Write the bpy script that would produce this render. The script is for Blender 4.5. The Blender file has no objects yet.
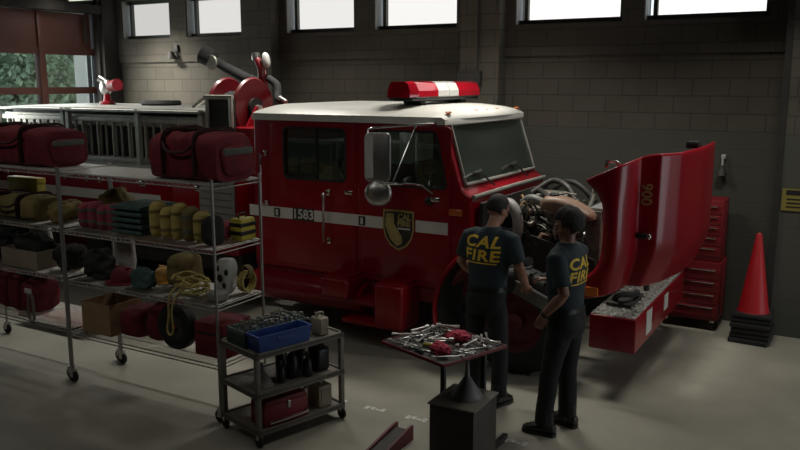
import bpy, bmesh, math, random
from mathutils import Vector, Matrix, noise
from mathutils.bvhtree import BVHTree
random.seed(7)
R = math.radians
PI = math.pi
SC = bpy.context.scene
COL = SC.collection
V = Vector

# ------------------------------------------------------------------ materials
def mat(name, col, rough=.6, metal=0., var=.12, scale=8., bump=0., coat=0., spec=.5):
    m = bpy.data.materials.new(name); m.use_nodes = True
    nt = m.node_tree; n = nt.nodes; l = nt.links
    b = n['Principled BSDF']
    b.inputs['Roughness'].default_value = rough
    b.inputs['Metallic'].default_value = metal
    b.inputs['Coat Weight'].default_value = coat
    b.inputs['Coat Roughness'].default_value = .06
    b.inputs['Specular IOR Level'].default_value = spec
    tc = n.new('ShaderNodeTexCoord'); ns = n.new('ShaderNodeTexNoise')
    ns.inputs['Scale'].default_value = scale; ns.inputs['Detail'].default_value = 5
    l.new(tc.outputs['Object'], ns.inputs['Vector'])
    rp = n.new('ShaderNodeValToRGB')
    c = V(col[:3])
    rp.color_ramp.elements[0].position = .3; rp.color_ramp.elements[1].position = .7
    rp.color_ramp.elements[0].color = (*(c * (1 - var)), 1)
    rp.color_ramp.elements[1].color = (*[min(1, x * (1 + var)) for x in c], 1)
    l.new(ns.outputs['Fac'], rp.inputs['Fac']); l.new(rp.outputs['Color'], b.inputs['Base Color'])
    if bump:
        bp = n.new('ShaderNodeBump'); bp.inputs['Strength'].default_value = bump
        bp.inputs['Distance'].default_value = .02
        l.new(ns.outputs['Fac'], bp.inputs['Height']); l.new(bp.outputs['Normal'], b.inputs['Normal'])
    return m

def emis(name, col, s):
    m = bpy.data.materials.new(name); m.use_nodes = True
    nt = m.node_tree; n = nt.nodes
    for x in list(n):
        if x.type != 'OUTPUT_MATERIAL': n.remove(x)
    e = n.new('ShaderNodeEmission'); e.inputs[0].default_value = (*col, 1); e.inputs[1].default_value = s
    nt.links.new(e.outputs[0], n['Material Output'].inputs[0])
    return m

def glass(name, tint, refl=.12, haze=0.):
    m = bpy.data.materials.new(name); m.use_nodes = True
    nt = m.node_tree; n = nt.nodes
    for x in list(n):
        if x.type != 'OUTPUT_MATERIAL': n.remove(x)
    t = n.new('ShaderNodeBsdfTransparent'); t.inputs[0].default_value = (*tint, 1)
    g = n.new('ShaderNodeBsdfGlossy'); g.inputs['Roughness'].default_value = .04
    f = n.new('ShaderNodeFresnel'); f.inputs[0].default_value = 1.45
    a = n.new('ShaderNodeMath'); a.operation = 'ADD'; a.inputs[1].default_value = refl
    mx = n.new('ShaderNodeMixShader')
    nt.links.new(f.outputs[0], a.inputs[0]); nt.links.new(a.outputs[0], mx.inputs[0])
    nt.links.new(t.outputs[0], mx.inputs[1]); nt.links.new(g.outputs[0], mx.inputs[2])
    out = mx.outputs[0]
    if haze:                                                   # pale diffuse haze mixed in to lighten the pane
        df = n.new('ShaderNodeBsdfDiffuse'); df.inputs[0].default_value = (.36, .44, .38, 1)
        ns = n.new('ShaderNodeTexNoise'); ns.inputs['Scale'].default_value = 2.5
        mr = n.new('ShaderNodeMapRange'); mr.inputs[3].default_value = haze * .6; mr.inputs[4].default_value = haze * 1.4
        m2 = n.new('ShaderNodeMixShader')
        nt.links.new(ns.outputs['Fac'], mr.inputs[0]); nt.links.new(mr.outputs[0], m2.inputs[0])
        nt.links.new(out, m2.inputs[1]); nt.links.new(df.outputs[0], m2.inputs[2]); out = m2.outputs[0]
    nt.links.new(out, n['Material Output'].inputs[0])
    return m

def block_mat(name, c1, c2, mortar, bump=.5, paint_z=None, paint=None):
    m = bpy.data.materials.new(name); m.use_nodes = True
    nt = m.node_tree; n = nt.nodes; l = nt.links
    b = n['Principled BSDF']; b.inputs['Roughness'].default_value = .85
    tc = n.new('ShaderNodeTexCoord'); sp = n.new('ShaderNodeSeparateXYZ'); cb = n.new('ShaderNodeCombineXYZ')
    l.new(tc.outputs['Object'], sp.inputs[0])
    ad = n.new('ShaderNodeMath'); ad.operation = 'ADD'
    l.new(sp.outputs['X'], ad.inputs[0]); l.new(sp.outputs['Y'], ad.inputs[1])
    l.new(ad.outputs[0], cb.inputs['X']); l.new(sp.outputs['Z'], cb.inputs['Y'])
    br = n.new('ShaderNodeTexBrick')
    br.inputs['Scale'].default_value = 1; br.inputs['Brick Width'].default_value = .406
    br.inputs['Row Height'].default_value = .203; br.inputs['Mortar Size'].default_value = .009
    br.inputs['Mortar Smooth'].default_value = .3; br.offset = .5
    br.inputs['Color1'].default_value = (*c1, 1); br.inputs['Color2'].default_value = (*c2, 1)
    br.inputs['Mortar'].default_value = (*mortar, 1)
    l.new(cb.outputs[0], br.inputs['Vector'])
    ns = n.new('ShaderNodeTexNoise'); ns.inputs['Scale'].default_value = 3; ns.inputs['Detail'].default_value = 6
    l.new(tc.outputs['Object'], ns.inputs['Vector'])
    rp = n.new('ShaderNodeValToRGB'); rp.color_ramp.elements[0].color = (.72, .72, .72, 1); rp.color_ramp.elements[1].color = (1.15, 1.15, 1.15, 1)
    l.new(ns.outputs['Fac'], rp.inputs['Fac'])
    mu = n.new('ShaderNodeMix'); mu.data_type = 'RGBA'; mu.blend_type = 'MULTIPLY'; mu.inputs[0].default_value = 1
    l.new(br.outputs['Color'], mu.inputs[6]); l.new(rp.outputs['Color'], mu.inputs[7])
    out = mu.outputs[2]
    if paint_z is not None:
        # paint coat below a line on the wall, joints showing through faintly
        lt = n.new('ShaderNodeMath'); lt.operation = 'LESS_THAN'; lt.inputs[1].default_value = paint_z
        l.new(sp.outputs['Z'], lt.inputs[0])
        pm = n.new('ShaderNodeMix'); pm.data_type = 'RGBA'; pm.inputs[0].default_value = .10
        pm.inputs[6].default_value = (*paint, 1); l.new(mu.outputs[2], pm.inputs[7])
        fm = n.new('ShaderNodeMix'); fm.data_type = 'RGBA'
        l.new(lt.outputs[0], fm.inputs[0]); l.new(mu.outputs[2], fm.inputs[6]); l.new(pm.outputs[2], fm.inputs[7])
        out = fm.outputs[2]
    l.new(out, b.inputs['Base Color'])
    bp = n.new('ShaderNodeBump'); bp.inputs['Strength'].default_value = bump; bp.inputs['Distance'].default_value = .02
    iv = n.new('ShaderNodeMath'); iv.operation = 'SUBTRACT'; iv.inputs[0].default_value = 1
    l.new(br.outputs['Fac'], iv.inputs[1]); l.new(iv.outputs[0], bp.inputs['Height'])
    l.new(bp.outputs['Normal'], b.inputs['Normal'])
    return m

def floor_mat():
    m = mat('concrete_floor', (.315, .30, .245), .5, 0, .16, 1.1, 0, 0)
    nt = m.node_tree; n = nt.nodes; l = nt.links; b = n['Principled BSDF']
    tc = n.new('ShaderNodeTexCoord'); n2 = n.new('ShaderNodeTexNoise'); n2.inputs['Scale'].default_value = 6; n2.inputs['Detail'].default_value = 8
    l.new(tc.outputs['Object'], n2.inputs['Vector'])
    rp = n.new('ShaderNodeValToRGB'); rp.color_ramp.elements[0].color = (.38, .38, .38, 1); rp.color_ramp.elements[1].color = (.66, .66, .66, 1)
    l.new(n2.outputs['Fac'], rp.inputs[0]); l.new(rp.outputs[0], b.inputs['Roughness'])
    return m

M = {}
M['red'] = mat('red_truck_paint', (.24, .0012, .0085), .34, 0, .05, 3, 0, .3, .35)
M['red_dull'] = mat('dull_red_paint', (.17, .005, .010), .5, 0, .15, 6)
M['reelred'] = mat('reel_red_paint', (.12, .002, .006), .4, 0, .08, 6, 0, .3)
M['strapred'] = mat('dark_red_webbing', (.035, .006, .008), .85, 0, .2, 20)
M['rimred'] = mat('dark_red_rim', (.10, .006, .010), .5, 0, .15, 6)
M['white'] = mat('white_paint', (.72, .71, .66), .35, 0, .05, 4, 0, .3)
M['stripe'] = mat('white_stripe', (.62, .60, .55), .45, 0, .06, 5)
M['chrome'] = mat('chrome', (.75, .75, .73), .15, 1., .05)
M['steel'] = mat('steel', (.5, .5, .48), .32, 1., .12, 20)
M['alu'] = mat('aluminium', (.56, .55, .50), .45, .55, .12, 10)
M['tool'] = mat('polished_steel', (.72, .71, .68), .28, .75, .1, 20)
M['galv'] = mat('zinc_wire', (.40, .39, .36), .5, .8, .1, 20)
M['black'] = mat('black_rubber', (.012, .012, .012), .65, 0, .3, 15, .1)
M['blackpl'] = mat('black_plastic', (.016, .016, .017), .4, 0, .2, 10)
M['dark'] = mat('dark_grime', (.028, .026, .024), .6, 0, .4, 12, .15)
M['iron'] = mat('cast_iron', (.06, .055, .05), .5, .4, .4, 14, .2)
M['tan'] = mat('tan_plastic', (.28, .175, .125), .45, 0, .15, 6)
M['greyhose'] = mat('grey_hose', (.30, .29, .28), .5, 0, .15, 10)
M['rad'] = mat('radiator_metal', (.20, .19, .16), .5, .4, .3, 18)
M['lens'] = mat('red_lens', (.42, .006, .018), .12, 0, .08, 5, 0, .8)
M['lensw'] = mat('white_lens', (.75, .74, .70), .15, 0, .05, 5, 0, .8)
M['amber'] = mat('amber_lens', (.55, .13, .02), .2, 0, .1, 6, 0, .6)
M['darkstrip'] = mat('dark_strip', (.018, .017, .014), .8, 0, .2)
M['lining'] = mat('grey_lining', (.34, .36, .33), .8, 0, .1, 5)
M['glass'] = glass('tinted_glass', (.74, .80, .76), .05, .04)
M['wsglass'] = glass('windscreen_glass', (.74, .80, .76), .05, .07)
M['doorglass'] = glass('clear_glass', (.85, .88, .85), .02)
M['mirror'] = mat('mirror_glass', (.8, .8, .8), .04, 1., .02)
M['seal'] = mat('window_gasket', (.25, .24, .22), .5, 0, .1)
M['diamond'] = mat('tread_plate', (.46, .45, .42), .38, .8, .25, 60, .6)
M['redcloth'] = mat('red_canvas', (.135, .007, .014), .8, 0, .25, 9, .25)
M['redpink'] = mat('faded_red_canvas', (.27, .04, .06), .8, 0, .25, 9, .25)
M['band'] = mat('grey_webbing', (.10, .11, .09), .8, 0, .2, 30)
M['blackcloth'] = mat('black_cloth', (.016, .016, .016), .9, 0, .4, 8, .3)
M['olive'] = mat('olive_cloth', (.17, .13, .045), .9, 0, .3, 8, .3)
M['yellow'] = mat('yellow_cloth', (.42, .33, .10), .85, 0, .25, 8, .3)
M['yellowpl'] = mat('yellow_plastic', (.50, .42, .05), .5, 0, .12, 8)
M['orange'] = mat('orange_yellow_plastic', (.50, .25, .05), .5, 0, .2, 8)
M['rope'] = mat('yellow_rope', (.46, .37, .12), .8, 0, .3, 60, .4)
M['green'] = mat('dark_green_blanket', (.042, .080, .070), .9, 0, .25, 8, .2)
M['greenmetal'] = mat('grey_green_metal', (.10, .14, .13), .45, .2, .15, 8)
M['blue'] = mat('blue_plastic', (.02, .06, .24), .4, 0, .12, 8)
M['card'] = mat('cardboard', (.30, .19, .10), .85, 0, .12, 6)
M['cardpale'] = mat('pale_cardboard', (.26, .22, .16), .85, 0, .12, 6)
M['greycloth'] = mat('grey_cloth', (.20, .19, .17), .9, 0, .2, 8, .25)
M['whitecloth'] = mat('white_cloth', (.5, .49, .46), .85, 0, .12, 8, .25)
M['beige'] = mat('beige_plastic', (.30, .26, .18), .5, 0, .15, 8)
M['graypl'] = mat('grey_plastic', (.20, .20, .19), .5, 0, .12, 8)
M['ped'] = mat('dark_wood_box', (.055, .047, .04), .6, 0, .2, 9)
M['cart'] = mat('brown_cart_plastic', (.17, .155, .13), .5, 0, .15, 9)
M['cone'] = mat('red_orange_cone', (.38, .007, .011), .45, 0, .06, 6)
M['sign'] = mat('yellow_sign', (.22, .185, .04), .5, 0, .08, 10)
M['ink'] = mat('black_ink', (.01, .01, .01), .6, 0, .1)
M['gold'] = mat('gold_print', (.78, .52, .04), .6, 0, .12, 30)
M['goldmark'] = mat('gold_emblem', (.42, .33, .12), .5, 0, .12, 30)
M['shield'] = mat('dark_emblem', (.025, .03, .025), .5, 0, .2, 30)
M['skin'] = mat('skin', (.34, .17, .11), .5, 0, .1, 12)
M['skin_b'] = mat('brown_skin', (.24, .115, .07), .5, 0, .1, 12)
M['eye'] = mat('eye', (.03, .02, .015), .2, 0, .1)
M['hair'] = mat('black_hair', (.010, .008, .007), .7, 0, .4, 60, .5)
M['shirt'] = mat('navy_shirt', (.020, .034, .042), .85, 0, .15, 14, .15)
M['trouser'] = mat('black_trousers', (.010, .012, .012), .85, 0, .2, 14, .2)
M['boot'] = mat('black_leather', (.012, .011, .010), .4, 0, .3, 20, .2)
M['doorred'] = mat('brown_red_door', (.115, .042, .032), .5, 0, .12, 3)
M['frame'] = mat('window_frame', (.055, .062, .052), .5, 0, .15, 10)
M['jamb'] = mat('pale_jamb', (.42, .42, .39), .6, 0, .06, 5)
M['ceil'] = mat('ceiling_board', (.04, .037, .032), .9, 0, .15, 2)
M['rust'] = mat('dark_column', (.035, .03, .026), .7, 0, .2, 4)
M['wall'] = block_mat('concrete_block', (.082, .073, .056), (.072, .064, .050), (.048, .042, .033), .25, 2.235, (.062, .064, .052))
M['wall_band'] = block_mat('concrete_block_band', (.076, .067, .052), (.068, .060, .047), (.050, .044, .035), .25)
M['pilaster'] = block_mat('concrete_block_pilaster', (.098, .088, .068), (.086, .077, .060), (.055, .049, .038), .25)
M['floor'] = floor_mat()
M['paint'] = mat('worn_white_paint', (.62, .62, .56), .6, 0, .25, 30)
M['leaf'] = mat('leaves', (.30, .40, .27), .7, 0, .5, 3)
M['bark'] = mat('bark', (.10, .08, .06), .9, 0, .3, 8, .4)
M['stucco'] = mat('pale_stucco', (.8, .78, .72), .8, 0, .05, 3)
M['asphalt'] = mat('asphalt', (.25, .25, .24), .9, 0, .1, 3)
M['lamp'] = emis('lamp_diffuser', (1, .97, .9), 6)

# ------------------------------------------------------------------ mesh builder
class MB:
    def __init__(s): s.bm = bmesh.new()
    def _xf(s, vs, m):
        for v in vs: v.co = m @ v.co
    def box(s, c, d, rot=(0, 0, 0), bev=0., seg=2):
        t = bmesh.new(); bmesh.ops.create_cube(t, size=1)
        for v in t.verts: v.co = V((v.co.x * d[0], v.co.y * d[1], v.co.z * d[2]))
        if bev: bmesh.ops.bevel(t, geom=t.edges[:], offset=min(bev, .49 * min(d)), segments=seg, profile=.5, affect='EDGES')
        e = Matrix.Translation(V(c)) @ (Matrix.Rotation(rot[2], 4, 'Z') @ Matrix.Rotation(rot[1], 4, 'Y') @ Matrix.Rotation(rot[0], 4, 'X'))
        s._xf(t.verts, e); s.join(t); return s
    def span(s, a, b, bev=0., seg=2):
        return s.box([(a[i] + b[i]) / 2 for i in range(3)], [abs(b[i] - a[i]) for i in range(3)], (0, 0, 0), bev, seg)
    def join(s, t):
        me = bpy.data.meshes.new('tmp'); t.to_mesh(me); t.free(); s.bm.from_mesh(me); bpy.data.meshes.remove(me)
    def rings(s, rs, cap=True, closed=True):
        bm = s.bm; L = [[bm.verts.new(p) for p in r] for r in rs]
        n = len(L[0])
        for a, b in zip(L, L[1:]):
            for i in range(n if closed else n - 1):
                j = (i + 1) % n
                try: bm.faces.new((a[i], a[j], b[j], b[i]))
                except ValueError: pass
        if cap and closed:
            bm.faces.new(L[0][::-1]); bm.faces.new(L[-1])
        return s
    def tube(s, pts, r, seg=8, cap=True, flat=1.):
        pts = [V(p) for p in pts]; n = len(pts)
        rr = r if isinstance(r, (list, tuple)) else [r] * n
        prev = None; rs = []
        for i, p in enumerate(pts):
            t = (pts[min(i + 1, n - 1)] - pts[max(i - 1, 0)]).normalized()
            if prev is None:
                a = V((0, 0, 1)) if abs(t.z) < .9 else V((1, 0, 0))
                u = t.cross(a).normalized()
            else:
                u = (prev - t * prev.dot(t)).normalized()
            prev = u; w = t.cross(u)
            q = rr[i]
            rx, ry = q if isinstance(q, (list, tuple)) else (q, q * flat)
            rs.append([p + u * (math.cos(k / seg * 2 * PI) * rx) + w * (math.sin(k / seg * 2 * PI) * ry) for k in range(seg)])
        return s.rings(rs, cap)
    def cyl(s, a, b, r, r2=None, seg=16): return s.tube([a, b], [r, r if r2 is None else r2], seg)
    def lathe(s, prof, c=(0, 0, 0), axis='Z', seg=24, cap=True):
        rs = []
        for (r, h) in prof:
            ring = []
            for k in range(seg):
                a = k / seg * 2 * PI; x, y = r * math.cos(a), r * math.sin(a)
                p = {'Z': (x, y, h), 'Y': (x, h, y), 'X': (h, x, y)}[axis]
                ring.append(V(c) + V(p))
            rs.append(ring)
        return s.rings(rs, cap)
    def ell(s, c, r, seg=16, rn=10, e=1., rot=(0, 0, 0), nz=0., nf=4., seed=0.):
        """super-ellipsoid: e=1 ball, e<1 boxier"""
        f = lambda x: math.copysign(abs(x) ** e, x)
        m = Matrix.Rotation(rot[2], 4, 'Z') @ Matrix.Rotation(rot[1], 4, 'Y') @ Matrix.Rotation(rot[0], 4, 'X')
        rs = []
        for i in range(1, rn):
            th = PI * i / rn - PI / 2; ring = []
            for k in range(seg):
                a = 2 * PI * k / seg
                p = V((r[0] * f(math.cos(th)) * f(math.cos(a)), r[1] * f(math.cos(th)) * f(math.sin(a)), r[2] * f(math.sin(th))))
                if nz:
                    o_ = V((seed * 7.1, seed * 3.3, seed))
                    p = p * (1 + nz * noise.noise(p * nf + o_) + .5 * nz * noise.noise(p * nf * 2.3 + o_) - .9 * nz * (abs(noise.noise(p * nf * 1.7 + o_ * 2)) - .2))
                ring.append(V(c) + m @ p)
            rs.append(ring)
        return s.rings(rs, True)
    def prism(s, poly, axis, a, b, bev=0.):
        """poly of 2D points extruded along axis from a to b.  Y: (x,z)  X: (y,z)  Z: (x,y)"""
        t = bmesh.new()
        f = {'Y': lambda p, h: (p[0], h, p[1]), 'X': lambda p, h: (h, p[0], p[1]), 'Z': lambda p, h: (p[0], p[1], h)}[axis]
        A = [t.verts.new(f(p, a)) for p in poly]; B = [t.verts.new(f(p, b)) for p in poly]
        n = len(poly)
        t.faces.new(A); t.faces.new(B[::-1])
        for i in range(n): t.faces.new((A[i], B[i], B[(i + 1) % n], A[(i + 1) % n]))
        bmesh.ops.recalc_face_normals(t, faces=t.faces[:])
        if bev: bmesh.ops.bevel(t, geom=t.edges[:], offset=bev, segments=3, profile=.5, affect='EDGES')
        s.join(t); return s
    def mesh(s, name, m, smooth=True, ang=38):
        bmesh.ops.recalc_face_normals(s.bm, faces=s.bm.faces[:])
        me = bpy.data.meshes.new(name); s.bm.to_mesh(me); s.bm.free()
        for x in (m if isinstance(m, (list, tuple)) else [m]): me.materials.append(x)
        if smooth:
            me.shade_smooth(); me.set_sharp_from_angle(angle=R(ang))
        return me
    def build(s, name, m, parent=None, smooth=True, ang=38, local=False):
        if parent is not None and not local:
            root = parent
            while root.parent: root = root.parent
            s._xf(s.bm.verts, (Matrix.Translation(root.location) @ root.rotation_euler.to_matrix().to_4x4()).inverted())
        o = bpy.data.objects.new(name, s.mesh(name, m, smooth, ang)); COL.objects.link(o)
        if parent: o.parent = parent
        return o

def tag(o, label, cat, group=None, kind=None):
    o['label'] = label; o['category'] = cat
    if group: o['group'] = group
    if kind: o['kind'] = kind
    return o
def thing(name, label, cat, loc=(0, 0, 0), rz=0, group=None):
    o = bpy.data.objects.new(name, None); COL.objects.link(o)
    o.location = loc; o.rotation_euler = (0, 0, rz); o.empty_display_size = .1
    return tag(o, label, cat, group)
def single(name, mb, m, label, cat, loc=None, group=None, ang=38):
    """one-mesh thing; vertices were given in world coordinates, origin set to its base"""
    vs = [v.co for v in mb.bm.verts]
    if loc is None:
        loc = V(((min(v.x for v in vs) + max(v.x for v in vs)) / 2, (min(v.y for v in vs) + max(v.y for v in vs)) / 2, min(v.z for v in vs)))
    loc = V(loc)
    for v in mb.bm.verts: v.co -= loc
    o = mb.build(name, m, None, True, ang); o.location = loc
    return tag(o, label, cat, group)
def struct(name, mb, m, parent=None, smooth=False):
    o = mb.build(name, m, parent, smooth)
    o['kind'] = 'structure'
    return o
def dup(o, loc, rz, label, group=None):
    c = o.copy(); COL.objects.link(c); c.location = loc; c.rotation_euler = (0, 0, rz)
    c['label'] = label
    if group: c['group'] = group
    for ch in list(o.children):
        d = ch.copy(); COL.objects.link(d); d.parent = c
        for g in list(ch.children):
            e = g.copy(); COL.objects.link(e); e.parent = d
    return c
def cut(o, cutters):
    """boolean difference with a list of MB"""
    mods = []
    for c in cutters:
        me = bpy.data.meshes.new('c'); bmesh.ops.recalc_face_normals(c.bm, faces=c.bm.faces[:]); c.bm.to_mesh(me); c.bm.free()
        co = bpy.data.objects.new('c', me); COL.objects.link(co); mods.append(co)
        md = o.modifiers.new('b', 'BOOLEAN'); md.operation = 'DIFFERENCE'; md.solver = 'EXACT'; md.object = co
    bake(o)
    for c in mods: bpy.data.objects.remove(c)
    return o
def bake(o):
    dg = bpy.context.evaluated_depsgraph_get(); dg.update()
    me = bpy.data.meshes.new_from_object(o.evaluated_get(dg))
    o.modifiers.clear(); o.data = me
    return o
def inv(root):
    return (Matrix.Translation(root.location) @ root.rotation_euler.to_matrix().to_4x4()).inverted()
def text_bm(body, size, bold=.0, shear=0., ext=.002, sub=0):
    cu = bpy.data.curves.new('t', 'FONT'); cu.body = body; cu.size = size; cu.offset = bold; cu.shear = shear
    cu.extrude = ext; cu.space_character = 1.12 if sub else 1.0; cu.align_x = 'CENTER'; cu.align_y = 'CENTER'; cu.resolution_u = 4
    o = bpy.data.objects.new('t', cu); COL.objects.link(o)
    dg = bpy.context.evaluated_depsgraph_get(); dg.update()
    me = bpy.data.meshes.new_from_object(o.evaluated_get(dg))
    bm = bmesh.new(); bm.from_mesh(me)
    bpy.data.objects.remove(o); bpy.data.curves.remove(cu); bpy.data.meshes.remove(me)
    if sub:
        for ax in (0, 1):
            lo = min(v.co[ax] for v in bm.verts); hi = max(v.co[ax] for v in bm.verts); q = lo + .008
            while q < hi:
                n_ = [0, 0, 0]; n_[ax] = 1; c_ = [0, 0, 0]; c_[ax] = q
                bmesh.ops.bisect_plane(bm, geom=bm.verts[:] + bm.edges[:] + bm.faces[:], plane_co=c_, plane_no=n_); q += .008
        bmesh.ops.triangulate(bm, faces=bm.faces[:])
    return bm
def add_text(mb, body, size, origin, xdir, ydir, bold=0., shear=0., ext=.002):
    t = text_bm(body, size, bold, shear, ext)
    x, y = V(xdir).normalized(), V(ydir).normalized(); z = x.cross(y)
    m = Matrix((x, y, z)).transposed().to_4x4(); m.translation = V(origin)
    for v in t.verts: v.co = m @ v.co
    mb.join(t); return mb
def arc(c, r, a0, a1, n, plane='XZ', h=0):
    out = []
    for i in range(n + 1):
        a = R(a0 + (a1 - a0) * i / n); x, y = r * math.cos(a), r * math.sin(a)
        out.append(V(c) + V({'XZ': (x, h, y), 'XY': (x, y, h), 'YZ': (h, x, y)}[plane]))
    return out
def smoothpath(pts, n=6):
    """Catmull-Rom through points"""
    P = [V(p) for p in pts]; P = [2 * P[0] - P[1]] + P + [2 * P[-1] - P[-2]]; out = []
    for i in range(1, len(P) - 2):
        for k in range(n):
            t = k / n; a, b, c, d = P[i - 1], P[i], P[i + 1], P[i + 2]
            out.append(.5 * ((2 * b) + (c - a) * t + (2 * a - 5 * b + 4 * c - d) * t * t + (3 * b - a - 3 * c + d) * t ** 3))
    out.append(P[-2]); return out
def rrect(x0, x1, z0, z1, r, n=4, skew_r=0., skew_l=0.):
    pts = []
    for cx, cz, a in ((x1 - r, z1 - r, 0), (x0 + r, z1 - r, 90), (x0 + r, z0 + r, 180), (x1 - r, z0 + r, 270)):
        for i in range(n + 1):
            t = R(a + 90 * i / n); pts.append([cx + r * math.cos(t), cz + r * math.sin(t)])
    for p in pts:
        k = (p[1] - z0) / (z1 - z0); m = (p[0] - x0) / (x1 - x0)
        p[0] += -skew_r * k * m + skew_l * k * (1 - m)
    return pts
def frame_tube(mb, poly, axis, h, r, seg=6):
    f = {'Y': lambda p: V((p[0], h, p[1])), 'X': lambda p: V((h, p[0], p[1]))}[axis]
    pts = [f(p) for p in poly]; pts.append(pts[0]); return mb.tube(pts, r, seg)

# ------------------------------------------------------------------ camera
H, F = 2.8, 800.
cam = bpy.data.cameras.new('camera'); co = bpy.data.objects.new('camera', cam); COL.objects.link(co)
cam.sensor_width = 36; cam.lens = 36 * F / 800; cam.clip_start = .05
co.location = (0, 0, H); co.rotation_euler = (PI / 2 - math.atan(143 / 800), 0, R(30))
SC.camera = co
SC.view_settings.view_transform = 'Standard'; SC.view_settings.look = 'None'
SC.view_settings.gamma = 1; SC.view_settings.use_curve_mapping = False
SC.view_settings.exposure = 0.
SC.cycles.use_denoising = True
try: SC.cycles.max_bounces = 8; SC.cycles.transparent_max_bounces = 16; SC.cycles.sample_clamp_indirect = 4
except Exception: pass

#@@ROOM
# ------------------------------------------------------------------ the room
YW, XL, XR, YF, ZC = 9.9, -11.5, 5.0, -3.0, 4.6
struct('floor', MB().span((XL - .3, YF - .3, -.2), (XR + .3, YW + .4, 0)), M['floor'])
struct('ceiling', MB().span((XL - .3, YF - .3, ZC), (XR + .3, YW + .4, ZC + .2)), M['ceil'])
WIN = [(-11.08, -10.13), (-9.58, -8.60), (-7.54, -6.5), (-5.98, -4.87), (-3.86, -2.68), (-2.24, -1.06), (.2, 1.38), (2.0, 3.2)]
ZW0, ZW1 = 3.58, 4.1
def wall_z(z0, z1, xs, y0, y1, m, holes=None):
    mb = MB()
    if not holes: mb.span((xs[0], y0, z0), (xs[1], y1, z1))
    else:
        edges = [xs[0]]
        for a, b in holes: edges += [a, b]
        edges.append(xs[1])
        for i in range(0, len(edges), 2): mb.span((edges[i], y0, z0), (edges[i + 1], y1, z1))
    return mb
OP = [(a - .13, b + .05) for a, b in WIN]
wb = wall_z(0, 3.13, (XL, XR + .3), YW, YW + .3, None)
struct('wall_back', wb, M['wall'])
ub = wall_z(3.13, ZW0 - .06, (XL, XR + .3), YW - .045, YW + .3, None)
for q in [wall_z(ZW1 + .06, ZC, (XL, XR + .3), YW - .045, YW + .3, None), wall_z(ZW0 - .06, ZW1 + .06, (XL, XR + .3), YW - .045, YW + .3, None, OP)]:
    me = bpy.data.meshes.new('q'); q.bm.to_mesh(me); ub.bm.from_mesh(me)
struct('trim_1', ub, M['wall_band'])                          # bond beam course and the clerestory band above
brt = [.62, .75, .85, .95, 1.15, 1.25, 1.3, 1.3]
for i, ((a, b), (oa, ob)) in enumerate(zip(WIN, OP)):
    y = YW + .13
    f = MB()
    for s0, s1 in (((oa, ZW0 - .06), (ob, ZW0 + .0)), ((oa, ZW1), (ob, ZW1 + .06)), ((a - .05, ZW0 - .06), (a, ZW1 + .06)), ((b, ZW0 - .06), (ob, ZW1 + .06))):
        f.span((s0[0], y - .06, s0[1]), (s1[0], y + .04, s1[1]))
    fo = struct('window_%d' % (i + 1), f, M['frame'])
    MB().span((a, y, ZW0), (b, y + .015, ZW1)).build('pane', emis('daylit_pane_%d' % i, (1, .985, .95), brt[i]), fo, False)
    MB().span((oa, YW - .02, ZW0 - .055), (oa + .012, y + .04, ZW1 + .055)).build('jamb', M['jamb'], fo, False)
# pilasters
for i, (a, b, d) in enumerate([(-4.66, -4.12, .25), (-8.36, -7.8, .25), (-.74, .0, .32)]):
    struct('trim_%d' % (i + 2), MB().span((a, YW - d, 0), (b, YW + .1, ZC)), M['pilaster'] if i == 0 else M['wall'])
struct('trim_5', MB().span((-11.5, YW - .35, 0), (-11.33, YW + .1, ZC)), M['rust'])
# left wall with the roll-up door
DY0, DY1, DZ = 4.2, 9.56, 3.95
wl = MB().span((XL - .3, YF - .3, 0), (XL, DY0, ZC)).span((XL - .3, DY1, 0), (XL, YW + .3, ZC)).span((XL - .3, DY0, DZ), (XL, DY1, ZC))
struct('wall_left', wl, M['rust'])
rows = [0, .68, 1.33, 1.98, 2.66, 3.30, DZ]
d = MB()
ys = [DY0 + .02, 5.4, 6.95, 8.52, DY1 - .02]
for z0, z1 in zip(rows, rows[1:]):
    for y0, y1 in zip(ys, ys[1:]):
        if z0 in (1.98, 2.66):
            continue
        d.span((XL - .16, y0 + .03, z0 + .02), (XL - .1, y1 - .03, z1 - .02), .012)
for z in rows[1:-1]: d.span((XL - .17, DY0, z - .055), (XL - .08, DY1, z + .055))
for z0, z1 in ((1.98, 2.66), (2.66, 3.30)):
    pass
do = struct('door_1', d, M['doorred'])
g = MB()
for z0, z1 in ((1.98, 2.66), (2.66, 3.30)):
    for y0, y1 in zip(ys, ys[1:]):
        MB().span((XL - .14, y0 + .02, z0 + .05), (XL - .13, y1 - .02, z1 - .05)).build('pane', M['doorglass'], do, False)
for y in ys[1:-1]: MB().span((XL - .2, y - .06, 0), (XL - .06, y + .06, DZ), .01).build('mullion', M['doorred'], do)
MB().tube([(XL - .04, 9.36, 3.45), (XL - .04, 9.36, 3.85)], .03, 6).build('track_strut', M['rust'], do)
struct('trim_6', MB().span((XL - .02, 9.5, 0), (XL + .1, 9.62, ZC)).span((XL - .05, DY0, DZ - .02), (XL + .15, DY1, DZ + .12)), M['rust'])
# right wall with an open bay, wall behind the camera
struct('wall_right', MB().span((XR, YF - .3, 0), (XR + .3, 5.6, ZC)).span((XR, 9.4, 0), (XR + .3, YW + .3, ZC)).span((XR, 5.6, 3.8), (XR + .3, 9.4, ZC)), M['wall'])
struct('wall_front', MB().span((XL - .3, YF - .3, 0), (XR + .3, YF, ZC)), M['rust'])
struct('trim_14', MB().span((-.80, 9.55, 0), (-.735, 9.92, ZC)), M['darkstrip'])  # narrow dark strip along the left edge of the right pilaster
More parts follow.
